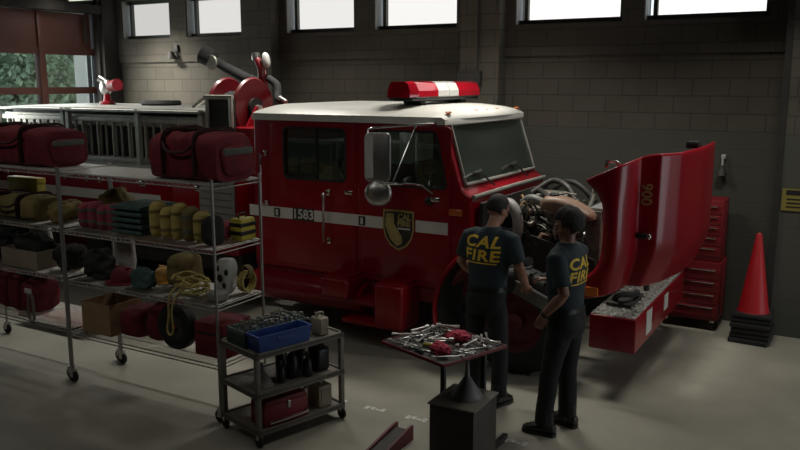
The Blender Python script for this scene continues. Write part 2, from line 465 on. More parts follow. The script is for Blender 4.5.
# painted dashes on the floor
for i, x in enumerate([-4.32, -3.87, -3.47, -3.06, -2.62, -2.17, -1.72]):
    mb = MB()
    for k in range(4): mb.box((x - .075 + k * .05, 5.57 + (k % 2) * .012, .002), (.042, .07 - .015 * (k % 3), .002))
    if i == 6: continue
    struct('trim_%d' % (i + 7), mb, M['paint'])
# outdoors seen through the door glass
struct('ground', MB().span((-45, -6, -.2), (XL - .3, 40, -.02)), M['asphalt'])
o = single('annex_building', MB().span((-14.35, 11.3, -.02), (-14.0, 13.0, 4.4)), M['stucco'], 'pale stucco building corner outside the roll-up door glass', 'building')
def tree(x, y, h, rad, n, label):
    t = thing('tree', label, 'tree', (x, y, -.02), 0, 'trees outside the roll-up door')
    MB().tube(smoothpath([(x, y, -.02), (x + .1, y, h * .3), (x - .1, y + .1, h * .65)]), [.18 - .01 * k for k in range(13)], 8).build('trunk', M['bark'], t)
    f = MB(); rnd = random.Random(x)
    for k in range(n):
        a = rnd.uniform(0, 2 * PI); u = rnd.uniform(-1, 1); r = rad * (.55 + .45 * rnd.random()); q = math.sqrt(1 - u * u)
        c = V((x + r * q * math.cos(a), y + r * q * math.sin(a), h * .58 + u * h * .42))
        d1 = V((rnd.gauss(0, 1), rnd.gauss(0, 1), rnd.gauss(0, 1))).normalized(); d2 = d1.orthogonal().normalized(); s = rnd.uniform(.06, .14)
        vs = [f.bm.verts.new(c + d1 * s * p + d2 * s * .5 * w) for p, w in ((-1, 0), (0, -1), (1, 0), (0, 1))]
        f.bm.faces.new(vs)
    f.build('foliage', M['leaf'], t, False)
tree(-19.2, 13.2, 5.6, 1.55, 13000, 'leafy tree seen through the left column of door panes')
tree(-20.8, 16.5, 5.6, 1.6, 13000, 'leafy tree beside the pale building, seen through the right column of door panes')
tree(-26.5, 19.5, 7.5, 3.6, 9000, 'larger tree behind the two nearer trees outside the door')
# lamps hung under the ceiling
LAMPS = []
def lamp(x, y, z, label):
    t = thing('ceiling_light', label, 'light', (x, y, z), 0, 'hanging strip lights')
    MB().prism([(-.16, 0), (-.10, .10), (.10, .10), (.16, 0), (.15, 0), (.09, .09), (-.09, .09), (-.15, 0)], 'X', -.52, .52).build('housing', M['white'], t, False, local=True)
    MB().span((-.5, -.12, .05), (.5, .12, .06)).build('diffuser', M['lamp'], t, False, local=True)
    for s in (-.5, .5): MB().cyl((s, 0, .1), (s, 0, ZC - z), .006, None, 6).build('hanger', M['steel'], t, local=True)
    return t
lamp(-10.6, 8.6, 4.06, 'lit strip light hanging by the roll-up door')
#@@END
# ------------------------------------------------------------------ light
w = bpy.data.worlds.new('world'); SC.world = w; w.use_nodes = True
w.node_tree.nodes['Background'].inputs[0].default_value = (.80, .90, 1, 1)
w.node_tree.nodes['Background'].inputs[1].default_value = 1.35
def area(name, loc, direction, sx, sy, e, col=(1, .96, .88), spread=180):
    l = bpy.data.lights.new(name, 'AREA'); l.shape = 'RECTANGLE'; l.size = sx; l.size_y = sy; l.energy = e; l.color = col
    l.spread = R(spread)
    o = bpy.data.objects.new(name, l); COL.objects.link(o); o.location = loc
    o.rotation_euler = V(direction).to_track_quat('-Z', 'Y').to_euler(); return o
for x, e in ((-9.6, 36), (-6.6, 38), (-3.6, 40), (-.9, 26)):
    area('ceiling_and_fill_light', (x, 8.1, 4.3), (0, 0, -1), 1.2, .3, e, (1, .97, .88), 120)
for x in (-7.2, -5.2):
    area('ceiling_and_fill_light', (x, 2.2, 4.2), (0, .72, -.7), 1.2, .3, 2.0, (1, .97, .90), 70)  # unseen fill added to brighten the shelf fronts
area('ceiling_and_fill_light', (-2.6, 3.0, 4.3), (-.2, .6, -.8), 1.2, .3, 1.0, (1, .97, .90), 70)  # small unseen fill added towards the cart
area('door_daylight', (XL + .3, 8.2, 2.7), (1, .3, -.05), 2.4, 1.2, 30, (.95, 1, .95), 160)
area('wall_wash_fill', (-10.5, 8.5, 3.9), (.35, 1, -1.05), .5, .2, 18, (1, .97, .88), 70)  # added lamp that makes the bright patch on the wall by the door
area('bay_daylight', (XR - .1, 7.5, 2.0), (-1, .0, -.05), 3.6, 3.4, 20, (1, .97, .92), 150)
for x in (-7.6, -4.9, -2.4):
    area('ceiling_and_fill_light', (x, 4.9, 4.3), (0, 0, -1), 1.2, .3, 2.7, (1, .97, .88), 120)
# ------------------------------------------------------------------ the fire engine
Y0, Y1, YC = 7.2, 9.3, 8.25
T = thing('fire_engine', 'red and white crew cab fire engine parked along the back wall, its hood tilted forward', 'fire engine', (-6.2, YC, 0))
def tp(mb, name, m, parent=None, **k): return mb.build(name, m, parent or T, **k)
# cab shell
prof = [(-6.15, .66), (-6.12, 2.40), (-3.66, 2.40), (-3.45, 1.74), (-3.34, 1.67), (-3.32, 1.0), (-3.60, .66)]
cab = MB().prism(prof, 'Y', Y0, Y1, .035)
cabo = tp(cab, 'cab', M['red'])
W1 = rrect(-5.67, -4.83, 1.73, 2.30, .06)
W2 = rrect(-4.50, -3.60, 1.73, 2.30, .05, 4, .13)
inner = MB().prism([(-6.09, .72), (-6.07, 2.36), (-3.72, 2.36), (-3.52, 1.70), (-3.47, 1.62), (-3.47, .9), (-3.6, .72)], 'Y', Y0 + .07, Y1 - .07)
q = bpy.context.view_layer
def icut(o, mbs):
    m = inv(T)
    for c in mbs: c._xf(c.bm.verts, m)
    # cutters are made in the engine's own space and the engine's empty is applied to both
    for c in mbs: c._xf(c.bm.verts, m.inverted())
    q.update(); return cut(o, mbs)
icut(cabo, [inner, MB().prism(W1, 'Y', Y0 - .2, Y1 + .2), MB().prism(W2, 'Y', Y0 - .2, Y1 + .2), MB().prism(rrect(Y0 + .12, Y1 - .12, 1.79, 2.34, .05), 'X', -3.9, -3.2)])
cabo.data.shade_smooth(); cabo.data.set_sharp_from_angle(angle=R(38))
# doors: raised skins
def door(x0, x1, W, name):
    o = tp(MB().prism(rrect(x0, x1, .74, 2.36, .05), 'Y', Y0 - .014, Y0 + .004, .005), name, M['red'])
    icut(o, [MB().prism(W, 'Y', Y0 - .2, Y0 + .2)]); o.data.shade_smooth(); o.data.set_sharp_from_angle(angle=R(38)); return o
d1 = door(-5.86, -4.70, W1, 'door'); d2 = door(-4.64, -3.56, W2, 'door')
for dd, W in ((d1, W1), (d2, W2)):
    tp(frame_tube(MB(), W, 'Y', Y0 - .012, .014), 'window_gasket', M['black'], dd)
    tp(MB().prism(W, 'Y', Y0 + .01, Y0 + .018), 'side_window', M['glass'], dd)
for W in (W1, W2): tp(MB().prism(W, 'Y', Y1 - .018, Y1 - .01), 'side_window', M['glass'])
tp(MB().span((-5.24, Y0 + .0, 1.73), (-5.215, Y0 + .025, 2.3)), 'window_divider', M['blackpl'])
tp(MB().span((-6.075, Y0 + .09, .76), (-6.06, Y1 - .09, 2.35)), 'rear_lining', M['lining'])
tp(MB().span((-6.05, Y0 + .09, 2.335), (-3.75, Y1 - .09, 2.352)), 'headliner', M['lining'])
for x, dd in ((-4.78, d1), (-3.72, d2)):
    tp(MB().box((x, Y0 - .03, 1.62), (.10, .03, .045), (0, 0, 0), .01), 'door_handle', M['chrome'], dd)
# windscreen, gasket, wipers
def ws(y, z): return V((-3.45 + (z - 1.74) / .66 * -.21, y, z))
w_ = MB(); off = V((.012, 0, .004))
w_.rings([[ws(Y0 + .08, 1.77) + off, ws(Y1 - .08, 1.77) + off, ws(Y1 - .10, 2.37) + off, ws(Y0 + .10, 2.37) + off], [ws(Y0 + .08, 1.77) + off * 1.8, ws(Y1 - .08, 1.77) + off * 1.8, ws(Y1 - .10, 2.37) + off * 1.8, ws(Y0 + .10, 2.37) + off * 1.8]])
tp(w_, 'windscreen', M['wsglass'], smooth=False)
loop = [ws(Y0 + .09, 1.77), ws(YC, 1.765), ws(Y1 - .09, 1.77), ws(Y1 - .11, 2.365), ws(YC, 2.375), ws(Y0 + .11, 2.365), ws(Y0 + .09, 1.77)]
tp(MB().tube([p + off * 1.5 for p in loop], .02, 8), 'windscreen_gasket', M['seal'])
for y in (Y0 + .62, Y1 - .5):
    wi = tp(MB().tube([ws(y, 1.72) + V((.09, 0, .0)), ws(y - .16, 1.83) + V((.05, 0, .02)), ws(y - .36, 1.86) + V((.035, 0, .02))], .010, 6), 'wiper', M['blackpl'])
    tp(MB().tube([ws(y - .58, 1.83) + V((.035, 0, .014)), ws(y - .36, 1.862) + V((.035, 0, .012)), ws(y - .12, 1.875) + V((.035, 0, .012))], .010, 6), 'wiper_blade', M['steel'], wi)
tp(MB().tube([(-3.325, Y0 + .03, 1.665), (-3.315, YC, 1.675), (-3.325, Y1 - .03, 1.665)], .022, 8), 'cowl_seal', M['seal'])
# white roof
rf = MB(); rs = []
for x, k in ((-6.12, .0), (-6.1, .55), (-6.0, .85), (-5.6, 1.0), (-4.6, 1.0), (-4.0, .92), (-3.75, .7), (-3.62, .38), (-3.58, .0)):
    ring = []; xx = x
    for j in range(25):
        t = j / 24; y = Y0 - .02 + (Y1 - Y0 + .04) * t
        e = 1 - abs(2 * t - 1) ** 5
        ring.append(V((xx - .05 * abs(2 * t - 1) ** 3 * (1 if x > -4.2 else 0), y, 2.45 + .115 * k * e ** .8 - (.02 if k == 0 else 0))))
    for j in range(24, -1, -1):
        t = j / 24; y = Y0 - .015 + (Y1 - Y0 + .03) * t
        ring.append(V((xx - .05 * abs(2 * t - 1) ** 3 * (1 if x > -4.2 else 0), y, 2.375)))
    rs.append(ring)
rf.rings(rs)
roof = tp(rf, 'roof', M['white'], ang=50)
for y in (Y0 + .12, YC - .28, YC, YC + .28, Y1 - .15):
    tp(MB().ell((-3.66, y, 2.495), (.03, .045, .014), 12, 8), 'clearance_light', M['amber'], roof)
tp(MB().tube([(-3.85, Y1 - .3, 2.5), (-3.85, Y1 - .3, 2.60)], .012, 6), 'antenna_base', M['blackpl'], roof)
# light bar
lb = tp(MB().box((-4.29, 8.27, 2.625), (.30, 1.66, .05), (0, 0, 0), .015), 'light_bar_base', M['blackpl'])
for y in (7.75, 8.75): tp(MB().box((-4.29, y, 2.575), (.22, .12, .07), (0, 0, 0), .01), 'light_bar_foot', M['blackpl'], lb)
def lens(y0, y1, m, s0=1., s1=1.):
    mb = MB(); R_ = []
    for y, s in ((y0, s0), (y1, s1)):
        R_.append([V((-4.29 + x * s, y, 2.638 + z * (1 if s == 1 else .97))) for x, z in ((-.19, 0), (-.19, .07), (-.15, .15), (-.10, .17), (.10, .17), (.15, .15), (.19, .07), (.19, 0))])
    mb.rings(R_); tp(mb, 'light_bar_lens', m, lb, ang=25)
lens(7.40, 7.50, M['lens'], .72, 1); lens(7.502, 7.95, M['lens']); lens(7.953, 8.22, M['lensw']); lens(8.235, 8.46, M['lensw']); lens(8.463, 9.04, M['lens']); lens(9.042, 9.14, M['lens'], 1, .72)
tp(MB().box((-4.29, 8.27, 2.638), (.39, 1.66, .012)), 'light_bar_rail', M['steel'], lb)
# stripe, number, badges
def stripe(x0, x1, y=Y0 - .016, z0=1.26, z1=1.385): return tp(MB().span((x0, y - .003, z0), (x1, y + .003, z1)), 'reflective_stripe', M['stripe'], smooth=False)
stripe(-6.19, -5.56); stripe(-5.26, -4.36); stripe(-3.96, -3.585)
nb = tp(MB().span((-5.555, Y0 - .018, 1.25), (-5.265, Y0 - .012, 1.395)), 'number_plate', M['shield'])
tp(add_text(MB(), '1583', .15, (-5.41, Y0 - .021, 1.322), (1, 0, 0), (0, 0, 1), .003), 'unit_number', M['stripe'], nb, smooth=False)
for x in (-5.78, -4.62):
    b_ = tp(MB().box((x, Y0 - .022, 1.322), (.085, .006, .10), (0, 0, 0), .002), 'badge', M['shield'])
    tp(MB().box((x, Y0 - .027, 1.322), (.03, .004, .07)), 'badge_mark', M['stripe'], b_)
# door shield
def shield(s, z=0): return [(-4.165 + s * x, 1.262 + s * y) for x, y in ((-.185, .21), (.0, .215), (.185, .21), (.19, .02), (.16, -.09), (.10, -.17), (0, -.22), (-.10, -.17), (-.16, -.09), (-.19, .02))]
sh = tp(MB().prism(shield(1.), 'Y', Y0 - .022, Y0 - .012), 'door_emblem', M['goldmark'])
tp(MB().prism(shield(.90), 'Y', Y0 - .025, Y0 - .02), 'emblem_field', M['shield'], sh)
tp(MB().prism([(-4.31, 1.435), (-4.215, 1.435), (-4.215, 1.33), (-4.12, 1.19), (-4.12, 1.12), (-4.18, 1.09), (-4.26, 1.16), (-4.32, 1.30)], 'Y', Y0 - .029, Y0 - .024), 'emblem_map', M['goldmark'], sh)
et = add_text(MB(), 'CAL', .085, (-4.09, Y0 - .029, 1.405), (1, 0, 0), (0, 0, 1), .003); add_text(et, 'FIRE', .085, (-4.095, Y0 - .029, 1.335), (1, 0, 0), (0, 0, 1), .003)
tp(et, 'emblem_lettering', M['goldmark'], sh, smooth=False)
tp(MB().span((-4.17, Y0 - .029, 1.272), (-4.02, Y0 - .025, 1.29)), 'emblem_bar', M['stripe'], sh)
tp(MB().box((-3.50, Y0 - .012, 1.50), (.15, .03, .07), (0, 0, 0), .012), 'side_marker', M['amber'])
tp(MB().ell((-3.80, Y0 - .02, 1.60), (.05, .03, .05)), 'door_lock', M['blackpl'])
# grab handles
def grab(x, z0, z1):
    g_ = tp(MB().tube(smoothpath([(x, Y0 - .01, z1), (x, Y0 - .10, z1 - .005), (x, Y0 - .115, z1 - .06), (x, Y0 - .115, z0 + .05), (x, Y0 - .1, z0 + .005), (x, Y0 - .01, z0)], 5), .014, 8), 'grab_handle', M['chrome'])
    for z in (z0, z1): tp(MB().box((x, Y0 - .018, z), (.05, .02, .07), (0, 0, 0), .008), 'handle_bracket', M['chrome'], g_)
grab(-5.93, 1.42, 2.0); grab(-5.06, 1.06, 1.60)
# west-coast mirror
mx, my = -4.23, 6.87
mr = tp(MB().prism(rrect(-.135, .135, 1.80, 2.30, .05), 'Y', 0, .05, .012), 'mirror', M['steel'])
mb = MB()
for zz in ((1.84, 2.26),): mb.prism([(-.13, -.012), (-.122, -.018), (-.035, .002), (-.04, .012)], 'Z', zz[0], zz[1], .003)
mg = mb.build('mirror_glare', M['jamb'], mr, local=True)  # pale facet paints in the bright reflection down the mirror's left side
rot = Matrix.Rotation(R(22), 4, 'Z')
for o_, base in ((mr, V((-6.2, YC, 0))),):
    for v in o_.data.vertices:
        p = v.co + base; p = rot @ p; v.co = p + V((mx, my, 0)) - base
for v in mg.data.vertices: v.co = (rot @ v.co) + V((mx, my, 0)) - V((-6.2, YC, 0))
tp(MB().ell((mx + .01, my, 1.685), (.145, .05, .135), 24, 14, 1, (0, 0, R(20))), 'convex_mirror', M['steel'], mr)
tp(MB().tube(smoothpath([(mx - .11, my, 2.28), (mx - .10, my - .01, 2.33), (mx + .05, my, 2.355), (-3.72, Y0 - .02, 2.39)], 5), .012, 8).tube([(-3.95, Y0 - .02, 2.375), (mx + .17, my + .02, 1.80)], .011, 8).tube(smoothpath([(mx - .1, my, 1.78), (mx + .2, my + .0, 1.795), (-3.88, Y0 - .1, 1.77), (-3.76, Y0 - .02, 1.68)], 5), .013, 8), 'mirror_arm', M['chrome'], mr)
tp(MB().tube([(mx, my, 1.80), (mx, my, 1.62)], .012, 8), 'mirror_post', M['chrome'], mr)
# interior
for x in (-4.35, -5.45):
    for y in ((7.45, 8.05), (8.5, 9.1)):
        s_ = tp(MB().span((x - .3, y[0], 1.05), (x + .25, y[1], 1.22), .06), 'seat', M['blackcloth'])
        tp(MB().box((x - .32, (y[0] + y[1]) / 2, 1.50), (.14, y[1] - y[0], .68), (0, R(-8), 0), .06), 'seat_back', M['blackcloth'], s_)
tp(MB().span((-3.85, Y0 + .12, 1.35), (-3.5, Y1 - .12, 1.72), .08), 'dashboard', M['blackpl'])
sw = MB(); sw.tube([V((-3.95 - .08 * math.sin(a), 7.75 + .21 * math.cos(a), 1.66 + .19 * math.sin(a))) for a in [2 * PI * k / 24 for k in range(25)]], .016, 6); sw.tube([(-3.95, 7.55, 1.66), (-3.95, 7.95, 1.66)], .014, 6).tube([(-3.95, 7.75, 1.66), (-3.7, 7.75, 1.5)], .025, 6)
tp(sw, 'steering_wheel', M['blackpl'])
# lower cab: sill, tank and steps
tp(MB().span((-6.15, Y0 + .03, .50), (-3.62, Y1 - .03, .70), .02), 'sill', M['red_dull'])
tk = tp(MB().tube([(-6.1, 7.22, .46), (-4.55, 7.22, .46)], [(.21, .17)] * 2, 20), 'side_tank', M['red'])
def stepbox(x0, x1, z0, z1):
    s_ = tp(MB().span((x0, 6.84, z0), (x1, 7.25, z1), .05, 4), 'step_box', M['red'])
    tp(MB().span((x0 + .03, 6.88, z1 - .001), (x1 - .03, 7.2, z1 + .012)), 'step_tread', M['red'], s_)
stepbox(-4.96, -4.60, .50, .735); stepbox(-4.28, -3.93, .26, .74)
tp(MB().span((-4.62, 7.0, .42), (-4.26, 7.25, .52), .03), 'step_link', M['red'])
tp(MB().span((-4.72, 6.9, .24), (-3.95, 7.22, .30), .02), 'running_board', M['red'])
# splash guard behind the front wheel
wc = V((-2.76, 0, .52))
sg = MB(); rs = []
for k in range(15):
    a = R(128 + 72 * k / 14); p = wc + V((.86 * math.cos(a), 0, .80 * math.sin(a)))
    n = V((math.cos(a), 0, math.sin(a)))
    rs.append([p + V((0, 6.93, 0)) - n * .03, p + V((0, 6.91, 0)) - n * .01, p + V((0, 6.94, 0)) + n * .015, p + V((0, 7.5, 0)) + n * .015, p + V((0, 7.5, 0)) - n * .02])
sgo = tp(sg.rings(rs), 'splash_guard', M['red'], ang=60)
ln = MB(); rs = []
for k in range(15):
    a = R(124 + 78 * k / 14); n = V((math.cos(a), 0, math.sin(a))); p = wc + V((.82 * math.cos(a), 0, .76 * math.sin(a)))
    rs.append([p + V((0, 6.965, 0)), p + V((0, 7.52, 0)), p + V((0, 7.52, 0)) + n * .01, p + V((0, 6.965, 0)) + n * .01])
tp(ln.rings(rs), 'wheel_liner', M['black'], sgo, ang=60)
# wheels
def wheel(x, y, r, side=-1, wd=.28):
    prof = [(r * .56, -wd / 2), (r * .80, -wd / 2), (r * .95, -wd * .42), (r, -wd * .30), (r, wd * .30), (r * .95, wd * .42), (r * .80, wd / 2), (r * .56, wd / 2)]
    t = MB().lathe(prof + [prof[0]], (x, y, r), 'Y', 40, False)
    for k in range(40):
        a = 2 * PI * k / 40
        t.box((x + r * math.cos(a), y + (.05 if k % 2 else -.05), r + r * math.sin(a)), (.025, .13, .03), (0, -a, 0))
    w_ = tp(t, 'tyre', M['black'])
    tp(MB().lathe([(.0, side * .08), (r * .16, side * .10), (r * .18, side * .03), (r * .42, side * .02), (r * .50, side * .10), (r * .57, side * wd * .48), (r * .57, -side * wd * .4), (0, -side * wd * .3)], (x, y, r), 'Y', 32, False), 'rim', M['rimred'], w_)
for y, s in ((7.08, -1), (9.38, 1)): wheel(wc.x, y, .52, s)
for x in (-9.3,):
    for y, s in ((7.3, -1), (9.2, 1)): wheel(x, y, .52, s, .34)
# chassis and engine bay
for y in (7.82, 8.68): tp(MB().span((-10.9, y - .04, .62), (-1.98, y + .04, .86), .01), 'frame_rail', M['dark'])
tp(MB().cyl((wc.x, 7.1, .52), (wc.x, 9.36, .52), .07), 'front_axle', M['dark'])
tp(MB().cyl((-9.3, 7.3, .52), (-9.3, 9.2, .52), .09), 'rear_axle', M['dark'])
for y, s in ((7.5, 1), (9.0, -1)):
    tp(MB().prism([(-3.27, .86), (-3.27, 1.35), (-2.95, 1.32), (-2.4, 1.18), (-2.15, 1.1), (-2.1, .9)], 'Y', y - .015, y + .015), 'inner_wing', M['dark'])
tp(MB().span((-3.29, Y0 + .1, .9), (-3.25, Y1 - .1, 1.6)), 'firewall', M['dark'])
eb = tp(MB().span((-3.15, 7.98, .72), (-2.42, 8.52, 1.18), .03), 'engine_block', M['iron'])
tp(MB().span((-3.1, 8.02, 1.18), (-2.48, 8.36, 1.38), .04), 'cylinder_head', M['iron'], eb)
tp(MB().span((-3.05, 8.05, 1.38), (-2.55, 8.30, 1.49), .05), 'valve_cover', M['rad'], eb)
for k in range(4): tp(MB().cyl((-3.0 + .14 * k, 8.17, 1.48), (-3.0 + .14 * k, 8.17, 1.53), .03), 'filler_cap', M['steel'], eb)
tp(MB().lathe([(.0, -.02), (.16, -.02), (.16, .02), (.0, .02)], (-2.36, 8.22, 1.02), 'X', 24), 'fan_hub', M['iron'], eb)
for k in range(6):
    a = k * PI / 3
    tp(MB().box((-2.345, 8.22 + .22 * math.cos(a), 1.05 + .22 * math.sin(a)), (.012, .10, .26), (R(90 + 0) + a - R(0), R(12), 0)), 'fan_blade', M['blackpl'], eb)
for (x, y, z, r) in ((-2.44, 8.0, .86, .09), (-2.44, 8.46, .9, .08), (-2.44, 8.02, 1.22, .06)):
    tp(MB().lathe([(0, -.03), (r, -.03), (r * .8, 0), (r, .03), (0, .03)], (x + .05, y, z), 'X', 20), 'pulley', M['steel'], eb)
tp(MB().span((-2.28, 7.72, .82), (-2.18, 8.86, 1.50), .015), 'radiator', M['rad'])
tp(MB().span((-2.30, 7.7, 1.50), (-2.14, 8.9, 1.585), .03), 'radiator_tank', M['graypl'])
for ya in (7.68, 8.85): tp(MB().span((-2.31, ya, .8), (-2.16, ya + .05, 1.55), .01), 'radiator_frame', M['rad'])
# tan expansion tank with its cap
tt = MB(); rs = []
for k in range(13):
    t = k / 12; x = -2.74 + .54 * t
    h = .035 + .06 * math.sin(PI * min(1, .25 + t * .75)); zc = 1.565 + .05 * math.sin(PI * (.18 + .8 * t)) - .07 * t
    r_ = (.2 if 0 < k < 12 else .8)
    sc = 1 if 0 < k < 12 else .6
    rs.append([V((x, 7.62 + .13 * sc * math.copysign(abs(math.cos(a)) ** .6, math.cos(a)), zc + h * sc * math.copysign(abs(math.sin(a)) ** .7, math.sin(a)))) for a in [2 * PI * j / 20 for j in range(20)]])
tt.rings(rs); tn = tp(tt, 'coolant_tank', M['tan'], ang=60)
tp(MB().lathe([(0, 0), (.05, 0), (.05, .035), (.04, .045), (0, .045)], (-2.62, 7.62, 1.665)), 'tank_cap', M['blackpl'], tn)
# intake, hoses, wiring
def hose(pts, r, m, name='hose'): return tp(MB().tube(smoothpath(pts, 6), r, 10), name, m)
hose([(-3.2, 7.75, 1.42), (-3.12, 7.55, 1.58), (-2.98, 7.45, 1.56), (-2.92, 7.42, 1.40), (-2.95, 7.45, 1.2)], .055, M['greyhose'], 'air_hose')
hose([(-3.05, 7.9, 1.55), (-2.9, 7.75, 1.62), (-2.75, 7.75, 1.55), (-2.7, 7.8, 1.4), (-2.7, 7.9, 1.3)], .045, M['graypl'], 'air_hose')
hose([(-3.2, 8.6, 1.6), (-3.0, 8.3, 1.62), (-2.8, 8.0, 1.60), (-2.6, 7.85, 1.55)], .032, M['dark'], 'intake_pipe')
hose([(-3.1, 8.9, 1.55), (-2.9, 8.8, 1.68), (-2.7, 8.7, 1.66), (-2.5, 8.65, 1.5)], .032, M['dark'], 'intake_pipe')
hose([(-3.15, 8.4, 1.58), (-2.95, 8.5, 1.72), (-2.75, 8.4, 1.68), (-2.62, 8.3, 1.55)], .035, M['iron'], 'coolant_pipe')
tp(MB().lathe([(0, -.22), (.12, -.22), (.13, -.2), (.13, .2), (.12, .22), (0, .22)], (-3.05, 8.75, 1.45), 'X', 24), 'air_cleaner', M['rad'])
tp(MB().lathe([(0, -.1), (.07, -.1), (.11, -.04), (.11, .05), (.06, .1), (0, .1)], (-2.72, 7.82, 1.18), 'X', 20), 'turbocharger', M['iron'])
tp(MB().lathe([(0, -.07), (.09, -.07), (.09, .06), (.05, .08), (0, .08)], (-2.55, 7.72, 1.32), 'Y', 20), 'alternator', M['steel'])
tp(MB().span((-3.2, 7.62, 1.3), (-3.0, 7.8, 1.46), .02), 'fuse_box', M['blackpl'])
tp(MB().span((-2.52, 7.50, 1.06), (-2.34, 7.66, 1.28), .02), 'battery', M['blackpl'])
rn = random.Random(3)
mats = [M['black'], M['iron'], M['rad'], M['black'], M['rad'], M['iron'], M['dark'], M['card']]
for k in range(34):
    a = V((rn.uniform(-3.2, -2.4), rn.uniform(7.45, 8.8), rn.uniform(1.0, 1.6)))
    b = a + V((rn.uniform(-.3, .5), rn.uniform(-.35, .35), rn.uniform(-.4, .25)))
    b.x = min(b.x, -2.34); b.z = min(max(b.z, .85), 1.62); b.y = max(b.y, 7.42); b.x = max(b.x, -3.2)
    c = (a + b) / 2 + V((rn.uniform(-.12, .12), rn.uniform(-.12, .12), rn.uniform(.0, .16)))
    c.x = max(c.x, -3.2)
    hose([a, c, b], rn.choice((.008, .012, .02, .026)), mats[k % 8], 'engine_hose')
for k in range(40):
    a = V((rn.uniform(-3.2, -2.5), rn.uniform(7.45, 8.5), rn.uniform(1.3, 1.58)))
    b = a + V((rn.uniform(-.2, .25), rn.uniform(-.2, .2), rn.uniform(-.2, .1)))
    b.x = min(max(b.x, -3.22), -2.36); b.y = max(b.y, 7.42); b.z = min(b.z, 1.62)
    c = (a + b) / 2 + V((0, 0, rn.uniform(.02, .10)))
    hose([a, c, b], rn.choice((.006, .010, .014)), [M['iron'], M['rad'], M['card'], M['black'], M['rad']][k % 5], 'engine_hose')
for k in range(30):
    c = V((rn.uniform(-3.15, -2.45), rn.uniform(7.45, 8.4), rn.uniform(1.25, 1.58))); s = rn.uniform(.02, .05)
    tp(MB().box(c, (s * 2, s * rn.uniform(1, 3), s * 1.6), (rn.uniform(-.4, .4), rn.uniform(-.4, .4), rn.uniform(0, 3)), .006), 'engine_bracket', [M['rad'], M['iron'], M['dark'], M['tan'], M['rad']][k % 5])
for k in range(14):
    c = (rn.uniform(-3.1, -2.45), rn.uniform(7.5, 7.95), rn.uniform(1.0, 1.45)); s = rn.uniform(.03, .07)
    tp(MB().cyl((c[0], c[1] - s, c[2]), (c[0], c[1] + s, c[2]), s, s * .85, 14), 'engine_fitting', [M['iron'], M['steel'], M['rad'], M['dark']][k % 4])
# tilted hood
hp = [(7.04, -2.14, 0), (6.98, -2.11, 0), (6.965, -1.98, .2), (6.97, -1.87, .5), (7.01, -1.80, .6), (7.14, -1.745, .7), (7.29, -1.735, .8), (7.325, -1.725, .85), (7.335, -1.70, .9), (7.345, -1.60, 1), (7.35, -1.565, 1), (7.365, -1.55, 1), (7.46, -1.495, 1), (7.55, -1.445, 1), (7.575, -1.43, 1), (7.61, -1.42, 1), (7.85, -1.395, 1), (8.15, -1.375, 1)]
hp = hp + [(16.3 - y, x, k) for y, x, k in hp[-2::-1]]
hp = [(y, x, k, i) for i, (y, x, k) in enumerate(hp)]
NZ = 22; n = len(hp); hb = MB(); grid = []
def archx(z):  # wheel-arch cut of the wing edge
    t = (z - 1.47) / .46
    return .19 * (1 - t ** 4) if abs(t) < 1 else 0
for j in range(NZ + 1):
    t = j / NZ; row = []
    for (y, x, k, i) in hp:
        zt = 1.95 + (2.17 - 1.95) * min(1, (x + 2.1) / .45) + .05 * max(0, (y - 7.5) / 1.4) - .45 * max(0, (y - 8.72) / .5)
        zb = .84 + .09 * min(1, (x + 2.1) / .4)
        z = zb + (zt - zb) * t
        nose = max(0, (1.34 - z) / .5); nose = nose * nose * (3 - 2 * min(1, nose)) if nose < 1 else 1
        xx = x - .17 * nose * max(0, (x + 2.1) / .75) + .11 * max(0, min(1, (y - 7.6) / 1.1)) * (k == 1)
        yc = 8.15 + (y - 8.15) * (1 - (.05 * max(0, (z - 1.3) / .9) * (k > .9)))
        if i in (0, 1, n - 1, n - 2): xx += archx(z)
        elif i in (2, n - 3): xx += archx(z) * .6
        elif i in (3, n - 4): xx += archx(z) * .2
        row.append(hb.bm.verts.new((xx, yc, z)))
    grid.append(row)
for j in range(NZ):
    for i in range(n - 1): hb.bm.faces.new((grid[j][i], grid[j][i + 1], grid[j + 1][i + 1], grid[j + 1][i]))
hood = tp(hb, 'hood', M['red'], ang=48)
md = hood.modifiers.new('s', 'SOLIDIFY'); md.thickness = .028; md.offset = 0
md = hood.modifiers.new('u', 'SUBSURF'); md.levels = 1; md.render_levels = 1
bake(hood); hood.data.shade_smooth()
tp(add_text(MB(), '900', .135, (-1.655, 7.318, 1.80), (0, 0, -1), (1, 0, 0), .002), 'hood_number', M['goldmark'], hood, smooth=False)
hl = tp(MB().box((-1.68, 7.30, 1.42), (.12, .05, .05), (0, 0, 0), .012), 'hood_latch', M['blackpl'], hood)
tp(MB().ell((-1.60, 7.275, 1.42), (.018, .012, .025)), 'latch_button', M['chrome'], hood)
tp(MB().box((-2.03, 6.95, .93), (.16, .03, .09), (0, 0, 0), .015), 'turn_signal', M['amber'], hood)
tp(MB().tube(smoothpath([(-1.96, 7.06, 2.05), (-1.94, 7.06, 2.11), (-1.86, 7.06, 2.10), (-1.85, 7.08, 2.06)], 5), .016, 8), 'hood_handle', M['chrome'], hood)
tp(MB().box((-1.43, 8.2, 2.20), (.12, .14, .07), (0, 0, 0), .015), 'hood_catch', M['blackpl'], hood)
for ya in (7.75, 8.6): tp(MB().tube([(-1.70, ya, .80), (-1.72, ya, 1.05)], .03, 8), 'hood_hinge', M['dark'], hood)
